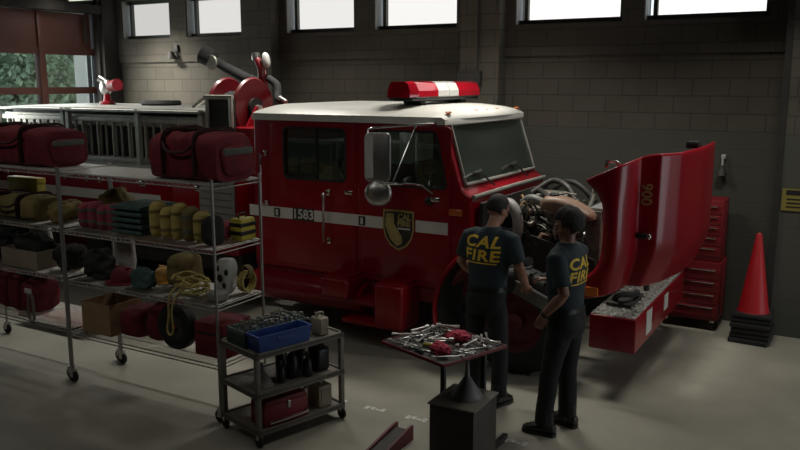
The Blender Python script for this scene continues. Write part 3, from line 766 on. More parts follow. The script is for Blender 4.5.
# bumper
bz0, bz1 = .405, .725
bp = tp(MB().prism([(-2.02, 6.95), (-1.60, 6.95), (-1.60, 9.12), (-2.02, 9.12)], 'Z', bz0, bz1, .012), 'bumper', M['red'])
tb = MB().span((-2.01, 6.965, bz1), (-1.612, 9.105, bz1 + .006))
for i in range(33):
    for j in range(6): tb.box((-1.99 + j * .068, 6.99 + i * .064, bz1 + .008), (.05, .012, .012), (0, 0, R(45 if (i + j) % 2 else -45)))
tp(tb, 'tread_plate', M['diamond'], bp, smooth=False)
tp(MB().span((-1.96, 7.25, bz1 + .006), (-1.72, 7.75, bz1 + .05), .02), 'bumper_well', M['dark'], bp)
for y0, y1, z0, z1 in ((7.34, 7.56, .47, .70), (8.10, 8.28, .52, .68)):
    tp(MB().span((-1.60, y0, z0), (-1.594, y1, z1)), 'bumper_sticker', M['stripe'], bp)
tp(MB().tube(smoothpath([(-1.9, 7.35, bz1 + .05), (-1.85, 7.3, bz1 + .12), (-1.75, 7.45, bz1 + .1), (-1.78, 7.7, bz1 + .06)], 6), .03, 8), 'trash_line_hose', M['black'], bp)
# rear body
bd = tp(MB().span((-11.3, Y0, .72), (-6.4, Y1, 1.70), .02), 'body', M['red'])
tp(MB().span((-11.3, Y0 - .01, 1.69), (-6.4, Y1, 1.72), .005), 'body_deck', M['alu'], bd)
stripe(-11.3, -7.65, Y0 - .022)
pp = tp(MB().span((-6.98, Y0 - .03, 1.02), (-6.42, Y0 - .005, 1.66), .008), 'pump_panel', M['graypl'])
for k in range(7): tp(MB().span((-6.96, Y0 - .036, 1.06 + k * .085), (-6.44, Y0 - .028, 1.065 + k * .085)), 'panel_slat', M['dark'], pp)
for x0, x1 in ((-11.2, -10.3), (-8.4, -7.5), (-7.45, -6.5)):
    c_ = tp(MB().box(((x0 + x1) / 2, Y0 - .008, 1.2), (x1 - x0 - .04, .016, .86), (0, 0, 0), .006), 'compartment_door', M['red'])
    tp(MB().box(((x0 + x1) / 2, Y0 - .03, 1.52), (.12, .03, .07), (0, 0, 0), .01), 'compartment_latch', M['chrome'], c_)
for x in (-9.45, -8.75, -9.0): tp(MB().box((x, Y0 - .03, 1.53), (.05, .05, .09), (0, 0, 0), .012), 'marker_lamp', M['chrome'])
for xa, xb in ((-11.3, -10.2), (-8.45, -6.4)): tp(MB().span((xa, Y0 + .06, .5), (xb, Y1 - .06, .74)), 'body_skirt', M['dark'])
tp(MB().span((-11.2, 7.55, 1.72), (-6.95, Y1 - .05, 2.42), .015), 'hose_bed', M['dark'])
tp(MB().span((-11.2, 7.5, 2.42), (-6.95, Y1 - .03, 2.455), .008), 'hose_bed_cover', M['graypl'])
for x in (-11.0, -9.55, -9.45, -8.1, -7.0):
    tp(MB().span((x - .03, 7.26, 1.72), (x + .03, 7.32, 2.46)).span((x - .03, 7.26, 2.40), (x + .03, 7.56, 2.44)), 'rack_post', M['alu'])
tp(MB().span((-11.2, 7.22, 1.72), (-6.95, 7.56, 1.75)).span((-11.2, 7.22, 2.42), (-6.95, 7.5, 2.445)), 'rack_shelf', M['alu'])
rfm = MB()
for a, b in (((-6.93, 7.32, 2.18), (-6.93, 7.32, 2.62)), ((-6.55, 7.32, 2.18), (-6.55, 7.32, 2.62)), ((-6.96, 7.32, 2.62), (-6.52, 7.32, 2.62)), ((-6.96, 7.32, 2.18), (-6.52, 7.32, 2.18)), ((-6.93, 7.32, 2.62), (-7.15, 7.32, 2.50))):
    rfm.tube([a, b], .028, 8)
rk = tp(rfm, 'equipment_frame', M['alu'])
tp(MB().span((-6.91, 7.34, 2.19), (-6.57, 7.42, 2.6)), 'equipment_panel', M['dark'], rk)
tp(MB().span((-6.93, 7.30, 1.7), (-6.88, 7.34, 2.2)), 'frame_leg', M['alu'], rk)
tp(MB().span((-6.60, 7.30, 1.7), (-6.55, 7.34, 2.2)), 'frame_leg', M['alu'], rk)
tp(MB().span((-6.92, 7.55, 1.7), (-6.3, 9.2, 2.25), .02), 'pump_housing', M['red'])
# hose reel
ry, rz = 8.0, 2.47
rl = tp(MB().cyl((-7.2, ry, rz), (-6.72, ry, rz), .13, None, 24), 'reel_drum', M['black'])
for x in (-7.2, -6.78):
    prof = [(0, 0), (.10, -.01), (.22, -.005), (.27, -.03), (.37, -.03), (.39, 0), (.37, .03), (.27, .02), (.10, .012), (0, .012)]
    tp(MB().lathe([(r, h) for r, h in prof], (x, ry, rz), 'X', 40), 'reel_flange', M['reelred'], rl)
tp(MB().tube([(-7.15 + .37 * k / 200, ry + .2 * math.cos(k * .55), rz + .2 * math.sin(k * .55)) for k in range(200)], .018, 6), 'reel_hose', M['black'], rl)
tp(MB().cyl((-6.78, ry, rz), (-6.66, ry, rz), .05, .04, 16), 'reel_hub', M['steel'], rl)
for xa in (-7.30, -6.70): tp(MB().prism([(ry - .3, 2.2), (ry + .3, 2.2), (ry + .06, rz + .03), (ry - .06, rz + .03)], 'X', xa, xa + .03), 'reel_bracket', M['red'], rl)
# deck gun above the reel
dg_ = tp(MB().tube(smoothpath([(-7.02, 8.5, 2.2), (-7.02, 8.5, 2.75), (-6.98, 8.45, 2.86), (-6.92, 8.35, 2.92)], 5), .06, 14), 'deck_gun', M['reelred'])
tp(MB().tube([(-7.05, 8.45, 2.80), (-7.25, 8.4, 2.86), (-7.55, 8.35, 3.0), (-7.72, 8.32, 3.09), (-7.74, 8.32, 3.10), (-7.88, 8.3, 3.17)], [.05, .07, .065, .06, .115, .13], 16), 'gun_barrel', M['blackcloth'], dg_)
tp(MB().lathe([(0, -.02), (.09, -.02), (.10, 0), (.07, .03), (0, .03)], (-7.68, 8.24, 3.06), 'Y', 16), 'gun_ring', M['rad'], dg_)
tp(MB().tube(smoothpath([(-6.95, 8.35, 2.75), (-6.88, 8.3, 2.92), (-6.9, 8.28, 3.04), (-6.95, 8.28, 3.12)], 5), [.05] * 15 + [.055], 12), 'gun_elbow', M['reelred'], dg_)
tp(MB().lathe([(0, -.05), (.055, -.05), (.06, 0), (.05, .05), (0, .05)], (-6.95, 8.28, 3.13), 'Z', 16), 'gun_valve', M['steel'], dg_)
tp(MB().ell((-6.76, 8.26, 3.08), (.05, .04, .10), 14, 10, .8, (0, R(-15), 0)), 'gun_gauge', M['jamb'], dg_)
tp(MB().tube([(-6.9, 8.28, 3.05), (-6.76, 8.26, 3.10)], .025, 8), 'gauge_stem', M['steel'], dg_)
tp(MB().tube(smoothpath([(-6.85, 8.4, 2.85), (-6.7, 8.4, 2.75), (-6.62, 8.3, 2.6), (-6.5, 8.25, 2.56)], 5), .05, 10), 'gun_inlet_hose', M['blackcloth'], dg_)
tp(MB().tube([(-6.55, 8.25, 2.6), (-6.42, 8.22, 2.545)], .03, 8), 'inlet_coupling', M['steel'], dg_)
# small monitor on the hose bed
mo = tp(MB().lathe([(0, 0), (.12, 0), (.12, .04), (.06, .06), (.05, .16), (0, .16)], (-10.2, 8.6, 2.455)), 'monitor_base', M['red'])
tp(MB().ell((-10.22, 8.6, 2.72), (.10, .09, .13), 14, 10).tube([(-10.2, 8.6, 2.6), (-10.2, 8.6, 2.8), (-10.3, 8.55, 2.86)], .05, 12), 'monitor_body', M['steel'], mo)
tp(MB().cyl((-10.08, 8.58, 2.74), (-9.86, 8.52, 2.76), .085, .09), 'monitor_cap', M['red_dull'], mo)
# folded tarp / hose roll on the bed cover
o = single('hose_roll', MB().lathe([(.02, 0), (.28, 0), (.30, .03), (.28, .07), (.1, .075), (.02, .075)], (-9.2, 8.75, 2.456), 'Z', 28), M['black'], 'flat black hose roll lying on the pale hose bed cover', 'hose')
# ladders hung on the rack
def ladder(x0, x1, z0, z1, y, label, dx):
    t = thing('ladder', label, 'ladder', ((x0 + x1) / 2, y, z0), 0, 'ladders on the engine rack')
    for z in (z0, z1): MB().span((x0, y - .022, z), (x1, y + .022, z + .06), .006).build('rail', M['alu'], t)
    k = 0; x = x0 + dx
    while x < x1 - .05:
        MB().cyl((x, y, z0 + .05), (x, y, z1 + .01), .018, None, 10).build('rung', M['alu'], t); x += .3
ladder(-11.1, -7.05, 1.752, 2.31, 7.41, 'aluminium ladder on edge in the engine rack, in the middle slot', .15)
ladder(-11.0, -7.1, 1.752, 2.28, 7.35, 'aluminium ladder on edge in the engine rack, in the front slot before the others', .26)
ladder(-10.9, -7.15, 1.752, 2.22, 7.49, 'aluminium ladder on edge in the engine rack, in the rear slot', .05)
# yellow coat on the rear seat
o = single('turnout_coat', MB().ell((-5.42, 7.72, 1.54), (.17, .17, .26), 20, 12, .8, (0, 0, 0), .18, 5, 2), M['yellow'], 'yellow coat heaped behind the rear side window of the engine', 'coat')
# ------------------------------------------------------------------ wire shelving
SZ = (.50, 1.0, 1.47, 2.0)
def shelf_unit(label, xl, xr, yf, yb, lined, zs):
    cx, cy = (xl + xr) / 2, (yf + yb) / 2
    t = thing('wire_shelf', label, 'shelf', (cx, cy, 0), 0, 'wheeled wire shelving units')
    for x in (xl, xr):
        for y in (yf, yb):
            p = MB().cyl((x, y, .12), (x, y, zs[-1] + .035), .0127, None, 12)
            for k in range(12): p.cyl((x, y, .3 + .15 * k), (x, y, .305 + .15 * k), .0145, None, 12)
            po = p.build('post', M['galv'], t)
            c = MB().prism([(x - .03, .13), (x + .03, .13), (x + .025, .05), (x + .0, .05), (x - .02, .09)], 'Y', y - .03, y - .024)
            ca = MB().cyl((x, y, .10), (x, y, .135), .03, None, 12)
            ca.prism([(x - .025, .12), (x + .025, .12), (x + .02, .055), (x - .02, .055)], 'Y', y - .026, y - .021)
            ca.prism([(x - .025, .12), (x + .025, .12), (x + .02, .055), (x - .02, .055)], 'Y', y + .021, y + .026)
            c.bm.free()
            cao = ca.build('caster', M['steel'], po)
            cao.name = 'caster'
            MB().lathe([(0, -.017), (.05, -.017), (.06, -.01), (.06, .01), (.05, .017), (0, .017)], (x, y, .06), 'Y', 20).build('caster_wheel', M['black'], po)
    for z in zs:
        s = MB(); top = z - .003
        for y in (yf, yb):
            s.cyl((xl, y, top - .004), (xr, y, top - .004), .0055, None, 6); s.cyl((xl, y, top - .036), (xr, y, top - .036), .0055, None, 6)
            k = 0; x = xl
            while x < xr - .03:
                s.tube([(x, y, top - .036), (x + .03, y, top - .005), (x + .06, y, top - .036)], .0025, 4); x += .06
        for x in (xl, xr):
            s.cyl((x, yf, top - .004), (x, yb, top - .004), .0055, None, 6); s.cyl((x, yf, top - .036), (x, yb, top - .036), .0055, None, 6)
        x = xl + .03
        while x < xr - .01: s.cyl((x, yf, top), (x, yb, top), .0028, None, 4); x += .028
        for y in (yf + .15, yb - .15): s.cyl((xl, y, top - .008), (xr, y, top - .008), .004, None, 4)
        so = s.build('shelf', M['galv'], t)
        for x in (xl, xr):
            for y in (yf, yb): pass
        if z in lined: MB().span((xl + .02, yf + .01, z - .001), (xr - .02, yb - .01, z + .002)).build('shelf_liner', M['alu'], so)
    return t
AX0, AX1, AF, AB = -6.285, -4.435, 4.70, 5.28
BX0, BX1, BF, BB = -8.20, -6.365, 4.74, 5.32
shelf_unit('long wire shelf unit on casters, right of the two, before the engine body', AX0, AX1, AF, AB, (2.0,), SZ)
shelf_unit('wire shelf unit cut by the left edge of the photo', BX0, BX1, BF, BB, (2.0,), (.50, 1.0, 1.47, 2.0))
TOP = {z: z + .003 for z in SZ}
# ------------------------------------------------------------------ things on the shelves
def duffel(name, label, x0, x1, y0, y1, z, h, m, seed, group=None, straps=True, pocket=True):
    cx, cy = (x0 + x1) / 2, (y0 + y1) / 2
    t = thing(name, label, 'bag', (cx, cy, z), 0, group)
    L, W = x1 - x0, y1 - y0
    mb = MB(); rs = []; N = 28
    for i in range(N + 1):
        u = i / N; x = x0 + L * u
        e = (1 - abs(2 * u - 1) ** 9) ** .35 if 0 < u < 1 else 0
        e = max(e, .55)
        ring = []
        for k in range(32):
            a = 2 * PI * k / 32
            f = lambda v, q: math.copysign(abs(v) ** q, v)
            yy = cy + W / 2 * (.94 + .06 * e) * f(math.cos(a), .45)
            zz = z + h / 2 + h / 2 * f(math.sin(a), .45) * (e ** .3 if math.sin(a) > 0 else 1)
            p = V((x, yy, zz))
            d = noise.noise(p * 5 + V((seed, 0, 0))) * .035 + noise.noise(p * 13 + V((seed, 3, 0))) * .015
            if zz < z + .02: d = max(0, d) * 0
            c = V((x, cy, z + h / 2)); q = p + (p - c).normalized() * d
            q.z = max(q.z, z + .001); ring.append(q)
        rs.append(ring)
    mb.rings(rs); body = mb.build('bag_body', m, t, ang=70)
    if straps:
        for u in (.27, .73):
            xs = x0 + L * u
            pts = [V((xs, cy + (W / 2 + .022) * c, z + h * zz + .01)) for c, zz in ((-1, .08), (-1.02, .5), (-.97, .86), (-.7, .985), (0, .99), (.7, .985), (1, .8), (1, .1))]
            MB().tube(smoothpath(pts, 4), [(.028, .006)] * (4 * 7 + 1), 8).build('strap', M['strapred'], t)
        pts = [(x0 + L * .27, cy - W / 2 - .03, z + h * .8), (x0 + L * .38, cy - W / 2 - .06, z + h * .62), (x0 + L * .62, cy - W / 2 - .06, z + h * .62), (x0 + L * .73, cy - W / 2 - .03, z + h * .8)]
        MB().tube(smoothpath(pts, 6), .012, 8).build('handle', M['strapred'], t)
    MB().tube([(x0 + .05, cy, z + h + .012), ((x0 + x1) / 2, cy, z + h + .02), (x1 - .05, cy, z + h + .012)], .007, 6).build('zip', M['blackpl'], t)
    if pocket:
        MB().ell((x1 + .01, cy, z + h * .42), (.035, W * .38, h * .32), 20, 12, .55, (0, 0, 0), .12, 6, seed).build('end_pocket', m, t, ang=70)
        MB().box((x1 + .035, cy, z + h * .62), (.03, W * .74, .055), (0, 0, 0), .01).build('reflective_band', M['band'], t)
    return t
duffel('duffel_bag', 'red duffel bag with a grey end band, at the right end of the top shelf', -5.17, -4.42, 4.74, 5.20, TOP[2.0], .395, M['redcloth'], 2, 'red duffel bags on top of the shelves')
duffel('duffel_bag', 'crumpled red duffel bag with dark straps, on the top shelf at the far left', -7.80, -6.58, 4.80, 5.26, TOP[2.0], .365, M['redcloth'], 9, 'red duffel bags on top of the shelves')
def blob(name, m, label, cat, c, r, e=.6, nz=.2, nf=5, seed=0, rot=(0, 0, 0), group=None, extra=None):
    """a soft heap resting on its base plane c.z"""
    mb = MB().ell((c[0], c[1], c[2] + r[2]), r, 44, 30, e, rot, nz * .75, nf, seed)
    for x in (extra or []): mb.ell((c[0] + x[0], c[1] + x[1], c[2] + x[2]), x[3:6], 36, 24, e, (0, 0, 0), nz * .75, nf, seed + 3)
    for v in mb.bm.verts:
        k = max(0, 1 - (v.co.z - c[2]) / (1.2 * r[2])); v.co.x += (v.co.x - c[0]) * .10 * k; v.co.y += (v.co.y - c[1]) * .06 * k
        v.co.z = max(v.co.z, c[2] + .0005)
    return single(name, mb, m, label, cat, (c[0], c[1], c[2]), group, 70)
z = TOP[1.47]
# four upright red hose packs
def hose_pack(x, y, h, label, m, cat='bundle', name='canvas_roll', group='upright canvas rolls', w=.062):
    t = thing(name, label, cat, (x, y, z), 0, group)
    mb = MB(); rs = []
    for i in range(11):
        u = i / 10; q = w * (1 - .45 * abs(2 * u - 1) ** 6)
        rs.append([V((x + q * 1.0 * math.cos(a) * (1 + .08 * noise.noise(V((x * 9, a, u * 4)))), y + q * 1.6 * math.sin(a), z + h * u)) for a in [2 * PI * k / 18 for k in range(18)]])
    mb.rings(rs).build('roll', m, t, ang=70)
    for u in (.3, .72): MB().lathe([(w * 1.0, -.014), (w * 1.08, -.012), (w * 1.08, .012), (w * 1.0, .014)], (0, 0, 0), 'Z', 18, False).bm.free()
    b = MB()
    for u in (.3, .74):
        rr = [[V((x + (w + .004) * math.cos(a), y + (w * 1.6 + .004) * math.sin(a), z + h * u + dz)) for a in [2 * PI * k / 18 for k in range(18)]] for dz in (-.013, .013)]
        bb = MB().rings(rr, False); bb.build('tie_band', M['band'] if m != M['yellow'] else M['olive'], t)
    b.bm.free()
    return t
names = ['leftmost', 'second from the left', 'third from the left', 'rightmost, beside the green blankets']
for i, nm in enumerate(names):
    hose_pack(-6.185 + .128 * i, 4.90, .225 + .02 * (i % 2), 'faded red canvas roll standing on the upper shelf, %s of four' % nm, M['redpink'], 'canvas roll', 'canvas_roll', 'faded red canvas rolls', .057)
blob('crumpled_jacket', M['olive'], 'crumpled brown and olive jacket behind the red canvas rolls on the upper shelf', 'jacket', (-6.05, 5.13, z), (.20, .12, .17), .8, .35, 6, 3)
# green folded blankets
for i in range(5):
    mb = MB(); rs = []
    for k in range(13):
        u = k / 12; x = -5.72 + .37 * u + .012 * (i % 2)
        rs.append([V((x, 4.99 + .21 * c, z + .001 + .0535 * i + .025 + .0235 * s + .0015 * noise.noise(V((x * 9, c * 3, i))))) for c, s in ((-1, -.6), (-1.03, 0), (-1, .7), (-.5, 1), (0, .96), (.5, 1), (1, .7), (1.02, 0), (1, -.6), (.5, -.98), (0, -.98), (-.5, -.98))])
    single('folded_blanket', mb.rings(rs), M['green'], 'dark green folded blanket on the upper shelf, %s of five stacked' % ['bottom', 'second from the bottom', 'middle', 'second from the top', 'topmost'][i], 'blanket', None, 'folded green blankets', 60)
names = ['leftmost, against the green blankets', 'second from the left', 'middle', 'fourth from the left', 'rightmost']
for i, nm in enumerate(names):
    hose_pack(-5.26 + .128 * i, 4.90, (.31, .27, .31, .29, .26)[i], 'yellow canvas roll standing on the upper shelf, %s of five' % nm, M['yellow'] if i != 3 else M['olive'], 'canvas roll', 'canvas_roll', 'yellow canvas rolls', .057)
blob('black_pouch', M['blackcloth'], 'black pouch between the yellow rolls and the yellow case on the upper shelf', 'pouch', (-4.585, 4.85, z), (.06, .1, .12), .6, .15, 6, 8)
blob('pink_cloth', M['redpink'], 'small pinkish cloth bundle behind the black pouch on the upper shelf', 'cloth', (-4.66, 5.09, z), (.05, .08, .08), .7, .15, 6, 5)
t = thing('tool_case', 'yellow and black striped case at the right end of the upper shelf', 'case', (-4.52, 5.15, z), 0)
MB().span((-4.59, 5.06, z), (-4.46, 5.245, z + .19), .015).build('case_body', M['yellowpl'], t)
for k in (.05, .12): MB().span((-4.595, 5.055, z + k), (-4.455, 5.25, z + k + .035), .006).build('stripe_band', M['blackpl'], t)
MB().tube(smoothpath([(-4.525, 5.10, z + .18), (-4.525, 5.11, z + .225), (-4.525, 5.19, z + .225), (-4.525, 5.20, z + .18)], 5), .009, 6).build('handle', M['blackpl'], t)
# middle shelf of the long unit
z = TOP[1.0]
blob('jacket_heap', M['blackcloth'], 'black jacket heaped at the left end of the middle shelf', 'jacket', (-6.10, 4.93, z), (.13, .13, .13), .8, .45, 8, 11, extra=[(.06, -.02, .06, .10, .10, .07), (-.05, .03, .16, .07, .08, .05)])
blob('white_rag', M['whitecloth'], 'white cloth hanging behind the black jacket on the middle shelf', 'cloth', (-6.06, 5.215, z), (.12, .035, .20), .6, .15, 5, 12)
def helmet(x, y, zz, label, m, s=1.):
    t = thing('helmet', label, 'helmet', (x, y, zz), 0, 'helmets on the middle shelf')
    prof = [(.115, .0), (.118, .035), (.112, .08), (.09, .115), (.05, .137), (.0, .142)]
    MB().lathe([(r * s, h * s) for r, h in prof], (x, y, zz + .006), 'Z', 24, True).build('helmet_shell', m, t, ang=60)
    MB().lathe([(.11 * s, 0), (.17 * s, 0), (.17 * s, .006), (.11 * s, .012)], (x, y, zz), 'Z', 24, False).build('brim', m, t)
    MB().box((x, y, zz + .143 * s), (.19 * s, .025, .02), (0, 0, 0), .008).build('ridge', m, t)
    return t
helmet(-5.74, 4.89, z, 'dark red helmet on the middle shelf, beside the black jacket', M['redcloth'], .95)
helmet(-5.44, 5.12, z + .0, 'orange yellow helmet at the back of the middle shelf', M['orange'], .9)
blob('green_heap', M['green'], 'dark green heap of clothing in front of the orange helmet', 'clothing', (-5.42, 4.83, z), (.13, .075, .09), .8, .45, 11, 14)
blob('olive_bag', M['olive'], 'dull yellow soft bag behind the rope coil on the middle shelf', 'bag', (-5.14, 5.06, z), (.12, .14, .15), .6, .15, 5, 15)
# rope coil with a loop hanging over the edge
t = thing('rope_coil', 'coiled yellow rope with a loop hanging over the front of the middle shelf', 'rope', (-4.92, 4.80, z))
pts = []; rr = random.Random(5)
for k in range(260):
    a = k * .21; q = .105 + .03 * math.sin(k * .37) + .02 * rr.random()
    pts.append(V((-4.83 + q * 1.15 * math.cos(a) + .025 * math.sin(k * .09), 4.83 + q * .8 * math.sin(a), z + .02 + .16 * (k / 260) + .025 * math.sin(a * 1.7))))
MB().tube(pts, .0085, 6).build('coil', M['rope'], t)
MB().tube(smoothpath([(-4.90, 4.78, z + .12), (-4.93, 4.67, z + .03), (-4.94, 4.655, z - .15), (-4.965, 4.655, z - .27), (-4.93, 4.655, z - .31), (-4.895, 4.655, z - .26), (-4.90, 4.655, z - .1), (-4.87, 4.68, z + .03), (-4.85, 4.76, z + .10)], 6), .0085, 6).build('hanging_loop', M['rope'], t)
t = thing('spotted_bag', 'white bag with black spots standing behind the rope on the middle shelf', 'bag', (-4.60, 5.0, z))
sb = MB().ell((-4.66, 5.07, z + .155), (.078, .09, .155), 24, 16, .6, (0, R(6), 0), .1, 6, 21)
for v in sb.bm.verts: v.co.z = max(v.co.z, z + .0005)
sb.build('bag_body', M['whitecloth'], t, ang=70)
for c, r in (((-4.65, 4.98, z + .15), .03), ((-4.61, 4.985, z + .09), .022), ((-4.68, 4.985, z + .23), .022), ((-4.60, 5.0, z + .2), .025)): MB().ell(c, (r, .012, r * 1.2), 12, 8).build('spot', M['blackpl'], t)
t = thing('rope_bundle', 'small hank of yellow rope at the right end of the middle shelf', 'rope', (-4.50, 5.13, z))
pts = [V((-4.50 + .03 * math.sin(k * .13), 5.15 + .085 * math.cos(k * .33), z + .105 + .085 * math.sin(k * .33))) for k in range(190)]
MB().tube(pts, .009, 6).build('hank', M['rope'], t)
MB().lathe([(.05, -.03), (.06, -.03), (.06, .03), (.05, .03)], (-4.50, 5.15, z + .19), 'Y', 12, False).build('tie', M['olive'], t)
blob('grey_cushion', M['greycloth'], 'grey soft pad at the right front corner of the middle shelf', 'pad', (-4.545, 4.83, z), (.075, .08, .045), .6, .12, 6, 18)
# bottom shelf of the long unit
z = TOP[.50]
def carton(name, label, x0, x1, y0, y1, zz, h, m, open_=True):
    t = thing(name, label, 'cardboard box', ((x0 + x1) / 2, (y0 + y1) / 2, zz), 0)
    mb = MB(); w = .006
    mb.span((x0, y0, zz), (x1, y1, zz + w)).span((x0, y0, zz), (x0 + w, y1, zz + h)).span((x1 - w, y0, zz), (x1, y1, zz + h)).span((x0, y0, zz), (x1, y0 + w, zz + h)).span((x0, y1 - w, zz), (x1, y1, zz + h))
    mb.build('carton', m, t, False)
    if open_:
        MB().box(((x0 + x1) / 2, y0 - .025, zz + h - .02), (x1 - x0, .005, .09), (R(-32), 0, 0)).build('flap', m, t, False)
        MB().box((x0 + .0, (y0 + y1) / 2, zz + h + .03), (.005, y1 - y0, .09), (0, R(-20), 0)).build('flap', m, t, False)
    return t
carton('cardboard_box', 'brown cardboard box on the bottom shelf of the long unit', -6.18, -5.80, 4.76, 5.14, z, .29, M['card'], False)
blob('red_sack', M['redcloth'], 'dark red sack beside the brown cardboard box on the bottom shelf', 'bag', (-5.62, 4.98, z), (.14, .20, .14), .55, .12, 5, 31)
blob('red_sack', M['redcloth'], 'dark red sack next to the black tyre on the bottom shelf', 'bag', (-5.35, 5.02, z), (.09, .19, .17), .55, .12, 5, 32)
t = thing('spare_tyre', 'small black spare tyre standing on the bottom shelf', 'tyre', (-5.02, 5.0, z))
MB().lathe([(.11, -.05), (.17, -.06), (.20, -.04), (.205, 0), (.20, .04), (.17, .06), (.11, .05), (.11, -.05)], (-5.03, 4.84, z + .205), 'Y', 32, False).build('tyre', M['black'], t)
MB().lathe([(0, -.01), (.05, -.03), (.11, -.035), (.115, .035), (0, .02)], (-5.03, 4.84, z + .205), 'Y', 24, False).build('hub', M['iron'], t)
MB().ell((-5.03, 4.795, z + .205), (.022, .012, .022), 12, 8).build('hub_cap', M['lens'], t)
t = thing('red_case', 'dark red box at the right end of the bottom shelf', 'box', (-4.62, 5.0, z))
MB().span((-4.80, 4.80, z), (-4.47, 5.16, z + .30), .015).build('case_body', M['redcloth'], t)
MB().span((-4.805, 4.795, z + .2), (-4.465, 5.165, z + .215), .004).build('lid_seam', M['blackpl'], t)
# left unit
z = TOP[1.47]
duffel('duffel_bag', 'olive brown duffel bag on the upper shelf at the far left', -7.62, -6.82, 4.80, 5.14, z, .22, M['olive'], 5, None, True, False)
t = thing('yellow_box', 'yellow plastic box behind the olive duffel on the left shelf unit', 'box', (-7.6, 5.22, z))
MB().span((-7.80, 5.21, z), (-7.32, 5.31, z + .34), .012).build('box_body', M['yellowpl'], t)
MB().span((-7.81, 5.205, z + .29), (-7.31, 5.315, z + .35), .012).build('box_lid', M['yellowpl'], t)
blob('dark_coat', M['olive'], 'dark brown coat folded at the right end of the upper shelf of the left unit', 'coat', (-6.60, 5.0, z), (.12, .17, .10), .8, .45, 8, 41)
z = TOP[1.0]
blob('gear_bag', M['blackcloth'], 'black gear bag on the middle shelf at the left edge', 'bag', (-7.66, 4.98, z), (.20, .18, .15), .8, .45, 7, 42, extra=[(.05, -.05, .2, .1, .09, .06)])
carton('cardboard_tray', 'pale cardboard box holding black jackets on the middle shelf at the left', -7.36, -6.80, 4.78, 5.16, z, .18, M['cardpale'], False)
blob('folded_jacket', M['blackcloth'], 'black jacket piled in the pale cardboard box', 'jacket', (-7.08, 4.97, z + .007), (.21, .13, .16), .8, .4, 8, 43)
blob('white_sheet', M['whitecloth'], 'white cloth standing behind the black jackets on the left unit', 'cloth', (-7.34, 5.23, z), (.16, .05, .2), .6, .2, 5, 44)
blob('black_roll', M['blackcloth'], 'black rolled cloth beside the right post of the left unit', 'cloth', (-6.56, 4.98, z), (.11, .16, .13), .8, .4, 8, 45)
z = TOP[.50]
for i in range(4):
    mb = MB().ell((-7.72 + .215 * i, 4.98, z + .19), (.098, .18, .19 - .012 * (i % 2)), 22, 16, .5, (0, 0, 0), .1, 6, 50 + i)
    for v in mb.bm.verts: v.co.z = max(v.co.z, z + .0005)
    single('red_bag', mb, M['redcloth'], 'upright red bag on the left unit bottom shelf, %s of four' % ['leftmost', 'second from the left', 'third from the left', 'rightmost'][i], 'bag', None, 'upright red bags', 70)
t = thing('webbing_strap', 'grey looped strap with a white tag, hung on the bottom shelf of the left unit', 'strap', (-6.86, 4.75, z))
MB().tube(smoothpath([(-6.90, 4.72, z + .28), (-6.90, 4.71, z + .1), (-6.90, 4.72, z + .015), (-6.84, 4.72, z + .015), (-6.82, 4.71, z + .1), (-6.84, 4.72, z + .25), (-6.88, 4.72, z + .27)], 5), [(.017, .004)] * 31, 8).build('loop', M['greycloth'], t)
MB().box((-6.89, 4.715, z + .30), (.10, .012, .05), (0, 0, 0), .004).build('tag', M['whitecloth'], t)
# low red creeper behind the left unit
t = thing('creeper', 'low red mechanic creeper on the floor behind the left shelf unit', 'creeper', (-7.9, 5.85, 0))
MB().span((-8.45, 5.62, .085), (-7.25, 6.05, .125), .015).build('board', M['redcloth'], t)
MB().span((-8.4, 5.66, .125), (-8.15, 6.01, .16), .015).build('headrest', M['greycloth'], t)
for x in (-8.3, -7.4):
    for y in (5.7, 5.97): MB().lathe([(0, -.015), (.035, -.015), (.0425, -.008), (.0425, .008), (.035, .015), (0, .015)], (x, y, .0425), 'Y', 16).build('wheel', M['black'], t)
# ------------------------------------------------------------------ tool cart
CA = R(73); CC = V((-3.975, 4.96, 0)); cu, cv = V((math.cos(CA), math.sin(CA), 0)), V((-math.sin(CA), math.cos(CA), 0))
def CP(u, v, zz=0.): return CC + cu * u + cv * v + V((0, 0, zz))
t = thing('utility_cart', 'three tier brown grey utility cart loaded with tool boxes, before the long shelf unit', 'cart', CC, CA)
CZ = (.14, .44, .76); LU, LV = .43, .27
def cbx(mb, u0, u1, v0, v1, z0, z1, bev=.0): return mb.span((u0, v0, z0), (u1, v1, z1), bev)
for zc in CZ:
    s = MB(); cbx(s, -LU, LU, -LV, LV, zc - .03, zc - .012)
    for a in ((-LU, LU, -LV, -LV + .02), (-LU, LU, LV - .02, LV), (-LU, -LU + .02, -LV, LV), (LU - .02, LU, -LV, LV)): cbx(s, *a, zc - .045, zc)
    s.build('tray', M['cart'], t, local=True)
for u in (-LU + .02, LU - .02):
    for v in (-LV + .02, LV - .02):
        lg = MB().box((u, v, .43), (.04, .04, .66), (0, 0, 0), .006).build('leg', M['cart'], t, local=True)
        MB().lathe([(0, -.015), (.04, -.015), (.05, -.008), (.05, .008), (.04, .015), (0, .015)], (u, v, .05), 'X', 18).build('caster_wheel', M['black'], lg, local=True)
        MB().box((u, v, .085), (.045, .03, .04), (0, 0, 0), .005).build('caster_fork', M['steel'], lg, local=True)
def ct(name, label, cat, u, v, zz, rz=0, group=None): return thing(name, label, cat, CP(u, v, zz), CA + rz, group)
zt = .745
zz_ = .76 - .012
